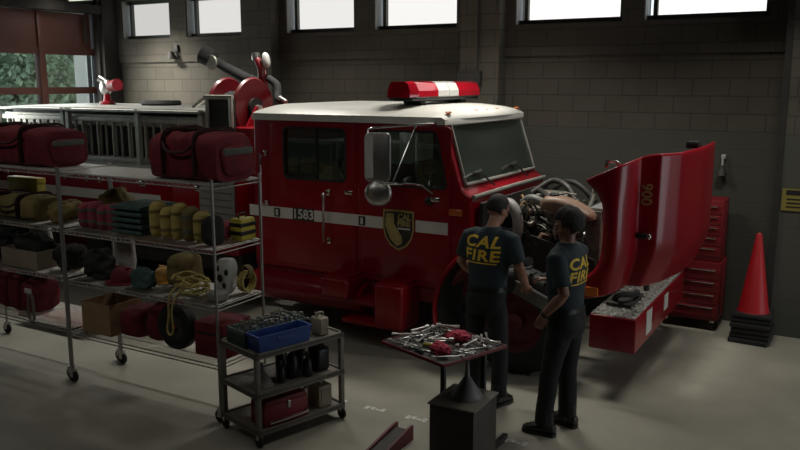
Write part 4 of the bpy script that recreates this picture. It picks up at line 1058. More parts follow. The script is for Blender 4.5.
# socket tray: grey green open box full of sockets
zb = .7495
a = ct('socket_box', 'grey green metal tool box, open and full of sockets, on the cart top', 'tool box', -.10, .06, zb)
mb = MB(); L_, W_, h_ = .30, .13, .135
mb.span((-L_, -W_, 0), (L_, W_, .105)).span((-L_, -W_, 0), (-L_ + .008, W_, h_)).span((L_ - .008, -W_, 0), (L_, W_, h_)).span((-L_, -W_, 0), (L_, -W_ + .008, h_)).span((-L_, W_ - .008, 0), (L_, W_, h_))
mb.build('box_body', M['greenmetal'], a, local=True)
# sockets in the tray
so = None; rs_ = random.Random(11)
for k in range(39):
    u = -.10 - .27 + .54 * ((k % 13) + rs_.uniform(.1, .7)) / 13; v = .06 - .09 + .075 * (k // 13) + rs_.uniform(-.02, .02)
    if so is None:
        so = thing('socket', 'steel socket lying in the open grey green tool box', 'socket', CP(u, v, zb + .1065 + .02 * (k % 2)), rs_.uniform(0, 3), 'loose sockets in the open tool box')
        MB().lathe([(0, 0), (.014, 0), (.018, .006), (.018, .05), (.012, .05), (.012, .02), (0, .02)], (0, 0, 0), 'Z', 12).build('socket_body', M['steel'], so, local=True)
        MB().lathe([(.0185, .012), (.0195, .012), (.0195, .02), (.0185, .02)], (0, 0, 0), 'Z', 12, False).build('knurl_band', M['chrome'], so, local=True)
    else: dup(so, CP(u, v, zb + .1065 + .02 * (k % 2)), rs_.uniform(0, 3), so['label'])
a = ct('blue_bin', 'blue plastic bin at the front of the cart top', 'bin', -.14, -.165, zb)
mb = MB()
o_ = [(-.25, -.085), (.25, -.085), (.25, .085), (-.25, .085)]
def rect(k, q, zq): return [V((x * k + (q if x > 0 else -q), y * k, zq)) for x, y in o_]
mb.rings([rect(.92, 0, 0), rect(1, 0, .125), rect(1.03, 0, .125), rect(1.03, 0, .138), rect(.97, 0, .138), rect(.9, 0, .012)])
mb.build('bin_body', M['blue'], a, local=True)
MB().span((-.08, -.0905, .075), (.08, -.086, .105)).build('label_holder', M['blue'], a, local=True)
for k, (u, v, h, r, lb) in enumerate([(.235, .06, .15, .034, 'black can with a steel top on the cart, beside the open tool box'), (.235, -.03, .12, .03, 'short black can in front of the taller can on the cart')]):
    a = ct('spray_can', lb, 'can', u - .0, v, zb, 0, 'black cans on the cart top')
    MB().lathe([(0, 0), (r, 0), (r, h * .8), (r * .8, h * .9), (0, h * .9)]).build('can_body', M['blackpl'], a, local=True)
    MB().lathe([(0, h * .9), (r * .45, h * .9), (r * .45, h), (0, h)]).build('can_cap', M['steel'], a, local=True)
a = ct('jerry_can', 'small beige jerry can standing on the cart top', 'jerry can', .27, -.15, zb)
MB().box((0, 0, .075), (.10, .13, .15), (0, 0, 0), .018, 3).build('can_body', M['beige'], a, local=True)
for k in (-.03, .03): MB().box((k, -.064, .075), (.018, .012, .10), (0, 0, 0), .004).build('rib', M['beige'], a, local=True)
MB().tube(smoothpath([(-.03, 0, .145), (-.03, 0, .18), (.03, 0, .18), (.03, 0, .145)], 4), .009, 8).build('handle', M['beige'], a, local=True)
MB().lathe([(0, .145), (.018, .145), (.018, .175), (0, .175)], (0, .045, 0)).build('cap', M['blackpl'], a, local=True)
mb = MB().ell(CP(.35, -.02, zb + .02), (.05, .07, .02), 20, 10, .7, (0, 0, CA), .3, 12, 6)
for v in mb.bm.verts: v.co.z = max(v.co.z, zb + .0005)
single('white_rag', mb, M['whitecloth'], 'white rag at the right end of the cart top', 'rag', None, None, 70)
# middle tray
zm = .44 - .0105
a = ct('funnel', 'grey plastic funnel turned upside down on the middle tray of the cart', 'funnel', -.27, -.1, zm)
MB().lathe([(.085, 0), (.088, .0), (.088, .012), (.02, .12), (.011, .19), (.009, .19), (.018, .12), (.08, .012)], (0, 0, 0), 'Z', 24, False).build('cone_body', M['greycloth'], a, local=True)
MB().lathe([(.084, 0), (.093, 0), (.093, .01), (.084, .01)], (0, 0, 0), 'Z', 24, False).build('rim', M['graypl'], a, local=True)
bt = None
for k, (u, v, s, lb) in enumerate([(-.12, -.14, .8, 'small dark bottle beside the grey funnel on the middle tray'), (.02, -.1, 1.15, 'tall black bottle in the middle of the cart middle tray'), (.12, -.17, .9, 'black bottle at the front of the middle tray, left of the jug'), (.05, .1, 1.1, 'black bottle at the back of the middle tray'), (.2, .08, 1.2, 'tallest black bottle at the back right of the middle tray')]):
    a = ct('oil_bottle', lb, 'bottle', u, v, zm, k, 'dark bottles on the cart middle tray')
    MB().lathe([(0, 0), (.042, 0), (.045, .01), (.045, .13), (.03, .165), (.014, .18), (.014, .20), (0, .20)]).build('bottle_body', M['blackpl'], a, local=True)
    MB().lathe([(0, .198), (.017, .198), (.017, .225), (0, .225)]).build('bottle_cap', M['iron'], a, local=True)
    for ch in a.children: ch.scale = (s, s, s)
a = ct('oil_jug', 'large black oil jug with a handle on the middle tray of the cart', 'jug', .29, -.1, zm)
MB().box((0, 0, .10), (.13, .15, .20), (0, 0, 0), .025, 3).build('jug_body', M['blackpl'], a, local=True)
MB().tube(smoothpath([(-.02, -.05, .195), (-.02, -.05, .245), (-.02, .05, .245), (-.02, .05, .195)], 4), .012, 8).build('handle', M['blackpl'], a, local=True)
MB().lathe([(0, .195), (.02, .195), (.02, .225), (0, .225)], (.035, 0, 0)).build('cap', M['iron'], a, local=True)
# bottom tray
zl = .14 - .0105
a = ct('tool_box', 'red metal tool box with a chrome handle on the bottom tray of the cart', 'tool box', -.14, -.14, zl)
MB().box((0, 0, .085), (.42, .20, .17), (0, 0, 0), .01).build('box_body', M['red_dull'], a, local=True)
MB().prism([(-.21, .17), (.21, .17), (.19, .215), (-.19, .215)], 'Y', -.10, .10, .008).build('box_lid', M['red_dull'], a, local=True)
MB().tube(smoothpath([(-.15, -.105, .05), (-.15, -.125, .045), (.16, -.13, .05), (.18, -.105, .06)], 4), .010, 8).build('chrome_handle', M['chrome'], a, local=True)
MB().box((0.02, -.105, .15), (.03, .012, .06), (0, 0, 0), .004).build('latch', M['steel'], a, local=True)
a = ct('canister', 'beige square canister on the bottom tray of the cart', 'canister', .27, -.13, zl)
MB().box((0, 0, .095), (.14, .17, .19), (0, 0, 0), .015).build('can_body', M['beige'], a, local=True)
MB().span((-.045, -.09, .03), (.045, -.084, .16)).build('paper_label', M['cardpale'], a, local=True)
MB().lathe([(0, .188), (.025, .188), (.025, .21), (0, .21)]).build('lid', M['steel'], a, local=True)
# ------------------------------------------------------------------ tool table
TC = V((-2.51, 4.98, 0)); TA = R(-20); tu, tv = V((math.cos(TA), math.sin(TA), 0)), V((-math.sin(TA), math.cos(TA), 0))
TZ = .94
def TP(u, v, zq=TZ): return TC + tu * u + tv * v + V((0, 0, zq))
t = thing('tool_table', 'low dark table with a red edged tray top covered in hand tools', 'table', TC, TA)
MB().span((-.33, -.31, TZ - .030), (.33, .31, TZ - .012)).build('table_top', M['dark'], t, local=True)
for a in ((-.335, .335, -.315, -.305), (-.335, .335, .305, .315), (-.335, -.325, -.315, .315), (.325, .335, -.315, .315)):
    MB().span((a[0], a[2], TZ - .026), (a[1], a[3], TZ - .004), .003).build('tray_edge', M['red_dull'], t, local=True)
for x in (-2.60, -2.27):
    MB().box((x, 5.16, (TZ - .035) / 2 + .02), (.036, .036, TZ - .075), (0, 0, 0), .004).build('post', M['dark'], t)
    MB().span((x - .022, 5.12, .0), (x + .022, 5.62, .04), .006).build('foot', M['dark'], t)
MB().span((-2.60, 5.145, .45), (-2.27, 5.175, .49), .004).build('cross_bar', M['dark'], t)
TS = TZ - .0105
rt = random.Random(21)
def wrench(L, label):
    o = thing('wrench', label, 'wrench', (0, 0, 0), 0, 'wrenches scattered on the tool table')
    MB().box((0, 0, .006), (L, .014, .006), (0, 0, 0), .002).build('shaft', M['tool'], o, local=True)
    MB().prism([(-L / 2, .013), (-L / 2 - .03, .018), (-L / 2 - .034, .008), (-L / 2 - .014, .004), (-L / 2 - .014, -.004), (-L / 2 - .034, -.008), (-L / 2 - .03, -.018), (-L / 2, -.013)], 'Z', .001, .011).build('open_jaw', M['tool'], o, local=True)
    MB().lathe([(.009, 0), (.019, 0), (.019, .011), (.009, .011), (.009, 0)], (L / 2 + .012, 0, .001), 'Z', 16, False).build('ring_end', M['tool'], o, local=True)
    return o
def place(o, u, v, rz, lift=0.):
    o.location = TP(u, v, TS + lift); o.rotation_euler = (0, 0, TA + rz); return o
wl_ = ['long steel wrench along the left edge of the tool table', 'steel wrench at the front left of the tool table', 'steel wrench pointing across the middle of the tool table', 'steel wrench behind the red rags on the tool table', 'steel wrench near the right corner of the tool table', 'second steel wrench near the right corner, in front of the other', 'steel wrench lying over others at the centre left', 'steel wrench at the back left of the tool table', 'short steel wrench near the front edge, left of the front rag', 'steel wrench at the back edge of the tool table']
wp = [(-.24, .02, 1.4), (-.12, -.22, .1), (-.06, .01, .75), (.2, .17, -.2), (.19, -.01, .35), (.23, -.07, .35), (-.12, .06, .5), (-.2, .2, .2), (.02, -.215, .3), (0, .245, .05)]
w0 = None
for k, ((u, v, r), lb) in enumerate(zip(wp, wl_)):
    if w0 is None: w0 = wrench(.17, lb); place(w0, u, v, r)
    else:
        d_ = dup(w0, TP(u, v, TS + .012 * (k % 2)), TA + r, lb)
for k, (u, v, r, lb) in enumerate([(-.28, -.08, 1.7, 'steel wrench at the left rim of the tool table, lying along the rim'), (-.18, -.27, .05, 'steel wrench against the front rim at the left of the tool table'), (.24, .10, 1.2, 'steel wrench at the right rim of the tool table'), (.26, -.2, 1.0, 'steel wrench beside the front red rag, near the right corner'), (-.08, -.08, .3, 'steel wrench in the middle left of the tool table, under the black screwdriver'), (.18, .27, .1, 'steel wrench at the back right rim of the tool table')]):
    dup(w0, TP(u, v, TS + .014 * (k % 2)), TA + r, lb)
def screwdriver(label, m):
    o = thing('screwdriver', label, 'screwdriver', (0, 0, 0), 0, 'screwdrivers on the tool table')
    MB().lathe([(0, -.05), (.010, -.05), (.014, -.03), (.011, 0), (.014, .03), (.008, .05), (0, .05)], (-.05, 0, .014), 'X', 12).build('grip', m, o, local=True)
    MB().cyl((0, 0, .014), (.10, 0, .012), .0035, None, 8).build('blade', M['tool'], o, local=True)
    return o
place(screwdriver('screwdriver with a yellow grip near the middle of the tool table', M['yellowpl']), .03, -.10, .5)
place(screwdriver('screwdriver with a black grip at the left of the tool table', M['blackpl']), -.20, -.05, 2.6)
place(screwdriver('screwdriver with a dull green grip at the front of the tool table', M['greenmetal']), -.03, -.255, 3.1)
def pliers(label, m):
    o = thing('pliers', label, 'pliers', (0, 0, 0), 0, 'pliers on the tool table')
    for s in (1, -1):
        MB().tube(smoothpath([(-.12, s * .03, .01), (-.06, s * .022, .01), (-.01, s * .006, .01)], 5), .007, 8).build('handle', m, o, local=True)
        MB().prism([(-.01, 0), (-.01, s * .012), (.02, s * .012), (.05, s * .004), (.05, 0)], 'Z', .003, .016).build('jaw', M['tool'], o, local=True)
    MB().cyl((0, 0, .002), (0, 0, .019), .008, None, 10).build('pivot', M['tool'], o, local=True)
    return o
place(pliers('pliers with black handles behind the front red rag', M['blackpl']), .12, .02, 2.2)
place(pliers('pliers with red handles at the back of the tool table', M['red_dull']), -.06, .20, .9)
def ratchet(label):
    o = thing('ratchet', label, 'ratchet', (0, 0, 0), 0, 'ratchets on the tool table')
    MB().cyl((-.16, 0, .014), (.0, 0, .014), .008, .006, 10).build('ratchet_handle', M['tool'], o, local=True)
    MB().lathe([(0, 0), (.018, 0), (.02, .01), (.018, .024), (0, .024)], (.012, 0, .001)).build('ratchet_head', M['tool'], o, local=True)
    return o
place(ratchet('chrome ratchet at the left corner of the tool table'), -.17, .09, -.6)
place(ratchet('chrome ratchet lying across the front left of the tool table'), -.20, -.16, 2.2)
s0 = thing('deep_socket', 'steel socket standing on the tool table', 'socket', TP(-.2, .1, TS), 0, 'sockets standing on the tool table')
MB().lathe([(0, 0), (.014, 0), (.016, .004), (.016, .04), (.01, .04), (.01, .02), (0, .02)], (0, 0, 0), 'Z', 12).build('socket_body', M['chrome'], s0, local=True)
for k in range(9): dup(s0, TP(-.26 + .035 * (k % 5), .12 + .05 * (k // 5) + .01 * (k % 2), TS), 0, s0['label'])
sp = None; spr = random.Random(4)
taken = {0: [], 1: []}
def spine(u, v, a, h): return [(u + math.cos(a) * h * q, v + math.sin(a) * h * q) for q in (-1, -.6, -.2, .2, .6, 1)]
for o in list(bpy.data.objects):
    if o.parent is None and o.get('group') in ('wrenches scattered on the tool table', 'screwdrivers on the tool table', 'pliers on the tool table', 'ratchets on the tool table', 'sockets standing on the tool table'):
        q = o.location - TC; taken[0] += [(p[0], p[1]) for p in spine(q.dot(tu), q.dot(tv), o.rotation_euler.z - TA, .11)]
for k in range(900):
    u, v, ra = spr.uniform(-.27, .27), spr.uniform(-.25, .25), spr.uniform(0, 6.28); ly = 1 if k > 300 else 0
    sps = spine(u, v, ra, .095)
    if any(abs(p[0]) > .305 or abs(p[1]) > .285 for p in sps): continue
    if any((abs(p[0] - .03) < .125 and abs(p[1] - .13) < .095) or (abs(p[0] - .14) < .105 and abs(p[1] + .16) < .09) for p in sps): continue
    if any(math.hypot(p[0] - q[0], p[1] - q[1]) < .034 for p in sps for q in taken[ly]): continue
    taken[ly] += sps
    if sp is None:
        sp = thing('tool_bit', 'slim polished hand tool in the heap covering the tool table', 'tool', TP(u, v, TS), TA + ra, 'slim polished tools heaped on the table')
        MB().cyl((-.05, 0, .0125), (.05, 0, .0125), .006, .005, 10).build('shaft', M['tool'], sp, local=True)
        MB().cyl((.05, 0, .0125), (.085, 0, .0125), .012, None, 12).build('socket_end', M['tool'], sp, local=True)
        MB().cyl((-.095, 0, .0125), (-.05, 0, .0125), .010, .008, 10).build('grip', M['blackpl'] if k % 3 else M['tool'], sp, local=True)
    else: dup(sp, TP(u, v, TS + (.045 if ly else 0)), TA + ra, sp['label'])
def rag(u, v, r, label, seed):
    c = TP(u, v, TS); mb = MB().ell(c + V((0, 0, r[2])), r, 30, 18, .9, (0, 0, TA), .55, 26, seed)
    for vv in mb.bm.verts: vv.co.z = max(vv.co.z, TS + .0005)
    single('red_rag', mb, M['rag'], label, 'rag', c, 'red rags on the tool table', 70)
M['rag'] = mat('crimson_rag', (.50, .05, .09), .85, 0, .25, 30, .3)
rag(.03, .13, (.095, .065, .035), 'crumpled red rag at the back of the tool table', 3)
rag(.14, -.16, (.075, .06, .035), 'crumpled red rag at the front corner of the tool table', 8)
# ------------------------------------------------------------------ box with funnel
t = thing('pedestal_box', 'dark square wooden box standing on the floor under the tool table corner, funnel on top', 'box', (-2.30, 4.88, 0))
MB().span((-2.465, 4.68, 0), (-2.125, 5.08, .585), .006).build('box_body', M['ped'], t)
MB().span((-2.475, 4.67, .585), (-2.115, 5.09, .60), .004).build('box_top', M['cart'], t)
t = thing('funnel', 'grey metal funnel standing upside down on the dark wooden box', 'funnel', (-2.28, 4.90, .60))
MB().lathe([(.105, 0), (.112, 0), (.112, .012), (.026, .145), (.019, .15), (.011, .265), (.009, .265), (.014, .15), (.1, .012), (.105, 0)], (-2.28, 4.90, .60), 'Z', 32, False).build('cone_body', M['graypl'], t)
MB().lathe([(.104, 0), (.117, 0), (.117, .008), (.104, .008), (.104, 0)], (-2.28, 4.90, .60), 'Z', 32, False).build('rim', M['graypl'], t)
# red ramp cut by the lower edge
t = thing('wheel_ramp', 'dark red steel wheel ramp at the bottom edge of the photo', 'ramp', (-3.0, 4.8, 0))
for x in (-3.04, -2.90): MB().prism([(4.45, 0), (5.22, 0), (5.22, .12), (5.16, .12), (4.45, .02)], 'X', x - .01, x + .01).build('side_plate', M['rimred'], t)
MB().rings([[V((-3.03, 4.46, .01)), V((-2.91, 4.46, .01)), V((-2.91, 4.46, .02)), V((-3.03, 4.46, .02))], [V((-3.03, 5.18, .08)), V((-2.91, 5.18, .08)), V((-2.91, 5.18, .095)), V((-3.03, 5.18, .095))]]).build('ramp_deck', M['dark'], t)
# ------------------------------------------------------------------ right of the engine
t = thing('tool_chest', 'tall red tool chest on casters against the wall, behind the tilted hood', 'tool chest', (-1.58, 9.58, 0))
MB().span((-1.92, 9.36, .12), (-1.25, 9.80, .80), .012).build('lower_cabinet', M['red_dull'], t)
MB().span((-1.90, 9.39, .80), (-1.27, 9.78, 1.50), .012).build('upper_cabinet', M['red_dull'], t)
for z0, n_, h, y, xa, xb in ((.16, 4, .145, 9.36, -1.90, -1.27), (.86, 5, .12, 9.39, -1.88, -1.29)):
    for k in range(n_):
        d_ = MB().span((xa, y - .012, z0 + k * h + .006), (xb, y + .002, z0 + (k + 1) * h - .006), .004).build('drawer', M['red_dull'], t)
        MB().span((xa + .04, y - .032, z0 + (k + 1) * h - .032), (xb - .04, y - .012, z0 + (k + 1) * h - .02), .003).build('drawer_handle', M['chrome'], d_)
for x in (-1.85, -1.32):
    for y in (9.42, 9.74):
        c_ = MB().box((x, y, .105), (.05, .04, .035), (0, 0, 0), .004).build('caster', M['steel'], t)
        MB().lathe([(0, -.014), (.035, -.014), (.045, -.007), (.045, .007), (.035, .014), (0, .014)], (x, y, .046), 'X', 16).build('caster_wheel', M['black'], c_)
# cones: one upright cone on a stack of black bases
CX, CY = -.88, 9.27
for k in range(5):
    zc = .058 * k
    b = MB().box((CX + .008 * ((k * 37) % 3 - 1), CY + .01 * ((k * 53) % 3 - 1), zc + .026), (.40, .40, .052), (0, 0, R((k * 29) % 7 - 3)), .012)
    single('cone_base', b, M['black'], 'black rubber base stacked under the orange cone, %s of five' % ['lowest', 'second from the floor', 'middle', 'fourth from the floor', 'uppermost'][k], 'cone base', None, 'stacked cone bases')
t = thing('traffic_cone', 'tall red orange traffic cone on top of the black base stack by the wall', 'traffic cone', (CX, CY, .29))
MB().box((CX, CY, .29 + .022), (.40, .40, .044), (0, 0, 0), .014).build('base', M['black'], t)
MB().lathe([(.17, .04), (.155, .06), (.028, .90), (.024, .905), (.02, .90), (.14, .06)], (CX, CY, .29), 'Z', 32, False).build('cone', M['cone'], t)
# sign and fittings
t = thing('wall_sign', 'yellow warning sign with a black header on the right pilaster', 'sign', (-.45, 9.57, 1.42))
MB().span((-.715, 9.565, 1.42), (-.2, 9.578, 1.66)).build('sign_plate', M['sign'], t)
MB().span((-.675, 9.561, 1.595), (-.23, 9.566, 1.645)).build('sign_header', M['ink'], t)
for k in range(3): MB().span((-.665, 9.562, 1.455 + .042 * k), (-.25, 9.566, 1.47 + .042 * k)).build('sign_line', M['ink'], t)
t = thing('conduit_box', 'dark electrical box mounted high on the middle pilaster', 'electrical box', (-4.45, 9.6, 2.8))  # electrical conduit box, no switch on it
MB().span((-4.66, 9.56, 2.76), (-4.34, 9.65, 2.94), .01).build('box_body', M['dark'], t)
MB().span((-4.64, 9.55, 2.78), (-4.36, 9.56, 2.92), .004).build('cover_plate', M['rust'], t)
MB().cyl((-4.40, 9.62, 2.94), (-4.40, 9.62, ZC), .015, None, 8).build('conduit', M['rust'], t)
t = thing('wall_lamp', 'small dark cone shaped fitting with a pale stem on the painted wall', 'wall fitting', (-1.385, 9.8, 1.72))
MB().lathe([(.055, 0), (.06, 0), (.022, .115), (.0, .12)], (-1.385, 9.835, 1.74), 'Z', 20, False).build('shade', M['iron'], t)
MB().tube([(-1.385, 9.835, 1.855), (-1.382, 9.84, 1.95)], .013, 8).build('stem', M['jamb'], t)
MB().box((-1.38, 9.875, 1.95), (.05, .06, .05), (0, 0, 0), .008).build('bracket', M['jamb'], t)
for x, z in ((-.44, 1.30), (-.36, 1.30)):
    pass
t = thing('junction_box', 'small dark box high on the right pilaster', 'electrical box', (-.4, 9.55, 2.6))  # plain junction box with a conduit above
MB().span((-.62, 9.50, 2.58), (-.30, 9.578, 2.78), .01).build('box_body', M['dark'], t)
MB().cyl((-.46, 9.56, 2.78), (-.46, 9.56, ZC), .015, None, 8).build('conduit', M['rust'], t)
t = thing('wall_lamp', 'small dark lamp on the block wall below the leftmost window', 'wall fitting', (-9.93, 9.8, 3.1))
MB().span((-10.0, 9.80, 3.28), (-9.88, 9.856, 3.40), .01).build('back_box', M['dark'], t)
MB().lathe([(.09, 0), (.095, 0), (.04, .12), (0, .13)], (-9.96, 9.74, 3.17), 'Z', 16, False).build('shade', M['dark'], t)
t = thing('hanging_hook', 'small metal hook below the yellow sign on the right pilaster', 'hook', (-.38, 9.57, 1.20))
MB().tube(smoothpath([(-.40, 9.575, 1.33), (-.40, 9.54, 1.30), (-.40, 9.53, 1.22), (-.40, 9.55, 1.21)], 4), .008, 6).build('hook', M['iron'], t)
MB().box((-.40, 9.575, 1.33), (.05, .01, .05)).build('plate', M['iron'], t)
# ------------------------------------------------------------------ the two crew members
def remesh_obj(name, mb, m, voxel, parent=None, smooth=4):
    o = mb.build(name, m, parent)
    md = o.modifiers.new('r', 'REMESH'); md.mode = 'VOXEL'; md.voxel_size = voxel
    md = o.modifiers.new('s', 'SMOOTH'); md.factor = .5; md.iterations = smooth
    bake(o)
    if not o.data.materials: o.data.materials.append(m)
    o.data.shade_smooth(); return o
def person(label, base, hd, J, head, skin, hair_kind, hs=1., text_dz=0., ts=1., tx=0.):
    base = V(base); f = V((math.cos(R(hd)), math.sin(R(hd)), 0)); l = V((-f.y, f.x, 0)); up = V((0, 0, 1))
    lean = J.get('lean', 0.)
    def P(p):
        a, b, z = p
        k = max(0, z - 1.0); return base + f * (a + lean * k) + l * b + up * z
    def Q(p): return base + f * p[0] + l * p[1] + up * p[2]           # unleaned
    def ring(z, w, d, off=0., n=28, pw=.8):
        g = lambda v: math.copysign(abs(v) ** pw, v)
        return [P((off + d * g(math.sin(2 * PI * k / n)), w * g(math.cos(2 * PI * k / n)), z)) for k in range(n)]
    # --- body
    B = MB()
    B.rings([ring(.90, .14, .10), ring(1.0, .155, .105), ring(1.12, .135, .09), ring(1.30, .155, .105), ring(1.44, .165, .095), ring(1.53, .10, .07), ring(1.57, .055, .055, .0)])
    hc = P((head['f'], head['l'], 1.735 + head.get('dz', 0))); neck = P((-.005, 0, 1.50))
    B.tube([neck, neck.lerp(hc, .45), hc + up * -.03], [.062, .055, .055], 16)
    hm = Matrix.Rotation(R(hd + head['yaw']), 4, 'Z') @ Matrix.Rotation(R(head['pitch']), 4, 'Y') @ Matrix.Rotation(R(head.get('roll', 0)), 4, 'X')
    def HP(x, y, z): return hc + (hm @ V((x, y, z))) * hs
    er = hm.to_euler()
    def hell(c, r, e=1.): B.ell(HP(*c), [q * hs for q in r], 20, 14, e, (er.x, er.y, er.z))
    hell((-.005, 0, .025), (.098, .077, .095)); hell((.03, 0, -.045), (.062, .058, .075)); hell((.055, 0, -.085), (.034, .036, .03))
    hell((.088, 0, -.02), (.022, .016, .028)); hell((.099, 0, -.032), (.014, .016, .013)); hell((.075, 0, .03), (.025, .06, .015))
    hell((.083, 0, -.068), (.016, .026, .008)); hell((.080, 0, -.082), (.016, .022, .008))
    for s in (1, -1):
        hell((-.005, s * .078, -.01), (.022, .012, .034)); hell((.055, s * .045, -.02), (.03, .02, .02))
    for side, s in (('L', 1), ('R', -1)):
        sh, el, wr, hn = [P(p) if i == 0 else Q(p) for i, p in enumerate(J[side])]
        B.tube([P((0, s * .10, 1.46)), sh, sh.lerp(el, .35), el, el.lerp(wr, .3), wr], [.06, .058, .052, .043, .046, .030], 16)
        # hand
        d = (hn - wr).normalized(); pn = V(J[side + 'n']); pn = (pn - d * pn.dot(d)).normalized(); sd = d.cross(pn)
        B.rings([[wr + d * a + sd * (w * math.cos(2 * PI * k / 14)) + pn * (t_ * math.sin(2 * PI * k / 14)) for k in range(14)] for a, w, t_ in ((-.02, .028, .024), (.01, .030, .022), (.05, .042, .018), (.085, .042, .015), (.10, .034, .011))])
        cu_ = J.get(side + 'curl', .5)
        for q, (o, L) in enumerate(((.031, .070), (.011, .080), (-.011, .075), (-.031, .060))):
            r0 = wr + d * .085 + sd * o; pts = [r0]; dd = d.copy(); p = r0
            for j, fr in enumerate((.42, .32, .26)):
                ang = cu_ * (.45 + .35 * j); dd = (d * math.cos(ang * (j + 1) * .8) + pn * math.sin(ang * (j + 1) * .8)).normalized()
                p = p + dd * L * fr * 1.05; pts.append(p)
            B.tube(pts, [.0100, .0092, .0085, .0072], 10)
        tsd = s * J.get(side + 't', 1)
        b0 = wr + d * .025 + sd * .022 * tsd
        B.tube([b0, b0 + d * .03 + sd * .026 * tsd + pn * .01, b0 + d * .06 + sd * .036 * tsd + pn * .022, b0 + d * .08 + sd * .034 * tsd + pn * .034], [.014, .012, .0105, .008], 10)
    for side, s in (('Lf', 1), ('Rf', -1)):
        ft, kn = Q(J[side][:3]), Q(J[side + 'k'])
        B.tube([Q((0, s * .09, .92)), kn, ft + up * .08], [.08, .055, .04], 14)
    root = remesh_obj('person', B, skin, .0068, None, 2)
    root.location = base
    for v in root.data.vertices: v.co -= base
    tag(root, label, 'person')
    root.data.materials.append(M['eye'])
    bm = bmesh.new(); bm.from_mesh(root.data); n0 = len(bm.faces)
    E = MB()
    for s in (1, -1): E.ell(HP(.083, s * .032, .003) - base, (.010, .012, .009), 12, 8)
    me = bpy.data.meshes.new('e'); E.bm.to_mesh(me); bm.from_mesh(me); bm.faces.ensure_lookup_table()
    for fc in bm.faces[n0:]: fc.material_index = 1
    bm.to_mesh(root.data); root.data.shade_smooth()
    # --- hair
    Hm = MB(); rs = []
    for i in range(1, 15):
        th = PI * i / 15 - PI / 2; rg = []
        for k in range(28):
            a = 2 * PI * k / 28
            v = V((math.cos(th) * math.cos(a), math.cos(th) * math.sin(a), math.sin(th)))
            big = (.022 if hair_kind == 'curly' else .006)
            big *= 1 - .75 * max(0, v.x)
            q = V((v.x * (.100 + big), v.y * (.080 + big), v.z * (.098 + big * 1.3) + .028))
            face = (v.x > .30 and q.z < .07) or (v.x > .0 and q.z < .0)
            low = q.z < (-.055 if hair_kind == 'curly' else -.04)
            if face or low: q = V((v.x * .088, v.y * .069, max(q.z * .9, -.05)))
            q += v * (noise.noise(v * (14 if hair_kind == 'curly' else 30)) * (.016 if hair_kind == 'curly' else .004))
            rg.append(HP(q.x - .004, q.y, q.z))
        rs.append(rg)
    Hm.rings(rs).build('hair', M['hair'], root, ang=180)
    # --- shirt
    S = MB()
    S.rings([ring(.985, .172, .125, .0), ring(1.06, .170, .122), ring(1.14, .172, .122, .0), ring(1.26, .190, .130, 0), ring(1.38, .207, .134, -.005), ring(1.47, .20, .115, -.005), ring(1.525, .135, .088, -.005), ring(1.555, .078, .074, 0), ring(1.572, .066, .066, .004)])
    for side, s in (('L', 1), ('R', -1)):
        sh, el = P(J[side][0]), Q(J[side][1])
        e = sh.lerp(el, .80)
        S.tube([P((-.005, s * .08, 1.46)), P((-.005, s * .15, 1.475)), sh + up * -.01, sh.lerp(el, .4), e], [.085, .082, .078, .073, .070], 20)
    for v in S.bm.verts: v.co += V((noise.noise(v.co * 9), noise.noise(v.co * 9 + V((5, 0, 0))), 0)) * .008
    shirt = remesh_obj('shirt', S, M['shirt'], .011, root, 5)
    bv = BVHTree.FromPolygons([v.co for v in shirt.data.vertices], [p.vertices for p in shirt.data.polygons])
    for body, z, size, nm in (('CAL', 1.422 + text_dz, .134 * ts, 'shirt_lettering'), ('FIRE', 1.422 - .118 * ts + text_dz, .134 * ts, 'shirt_lettering'), ('-', 1.422 - .182 * ts + text_dz, 0, 'shirt_line')):
        if body == '-':
            t = bmesh.new(); bmesh.ops.create_grid(t, x_segments=40, y_segments=2, size=1)
            for v in t.verts: v.co = V((v.co.x * .15 * ts, v.co.y * .005, 0))
        else:
            t = text_bm(body, size, .004, .18 if body == 'CAL' else .1, 0, 3)
            xs = [v.co.x for v in t.verts]; w = max(xs) - min(xs); kx = (.35 if body == 'CAL' else .36) * ts / w
            for v in t.verts: v.co.x = (v.co.x - (max(xs) + min(xs)) / 2) * kx
        for v in t.verts:
            o = P((-.6, -v.co.x + tx, z + v.co.y)) - base
            hit, nrm, idx, dist = bv.ray_cast(o, f)
            if hit is None: hit, nrm = P((-.12, -v.co.x + tx, z + v.co.y)) - base, -f
            v.co = hit + nrm * .003
        tm = MB(); tm.join(t); tm.build(nm, M['gold'], root, False, local=True)
    # --- trousers, belt
    T_ = MB()
    T_.rings([ring(.82, .155, .118, -.01), ring(.90, .178, .132, -.012), ring(.98, .176, .128, -.005), ring(1.045, .172, .124)])
    for side, s in (('Lf', 1), ('Rf', -1)):
        ft, kn = Q(J[side][:3]), Q(J[side + 'k']); hp_ = Q((-.005, s * .088, .90))
        an = ft + up * .11
        T_.tube([hp_, hp_.lerp(kn, .3), hp_.lerp(kn, .65), kn, kn.lerp(an, .4), an + up * .06, an - up * .02], [.096, .097, .085, .075, .075, .071, .074], 20)
    for v in T_.bm.verts: v.co += V((noise.noise(v.co * 10), noise.noise(v.co * 10 + V((5, 0, 0))), 0)) * .009
    remesh_obj('trousers', T_, M['trouser'], .011, root, 4)
    b_ = MB().rings([ring(1.025, .178, .131), ring(1.065, .177, .130)], False)
    bo = b_.build('belt', M['boot'], root)
    bx = P((.131, 0, 1.045)); MB().box(bx, (.012, .06, .045), (0, 0, R(hd)), .004).build('buckle', M['steel'], bo)
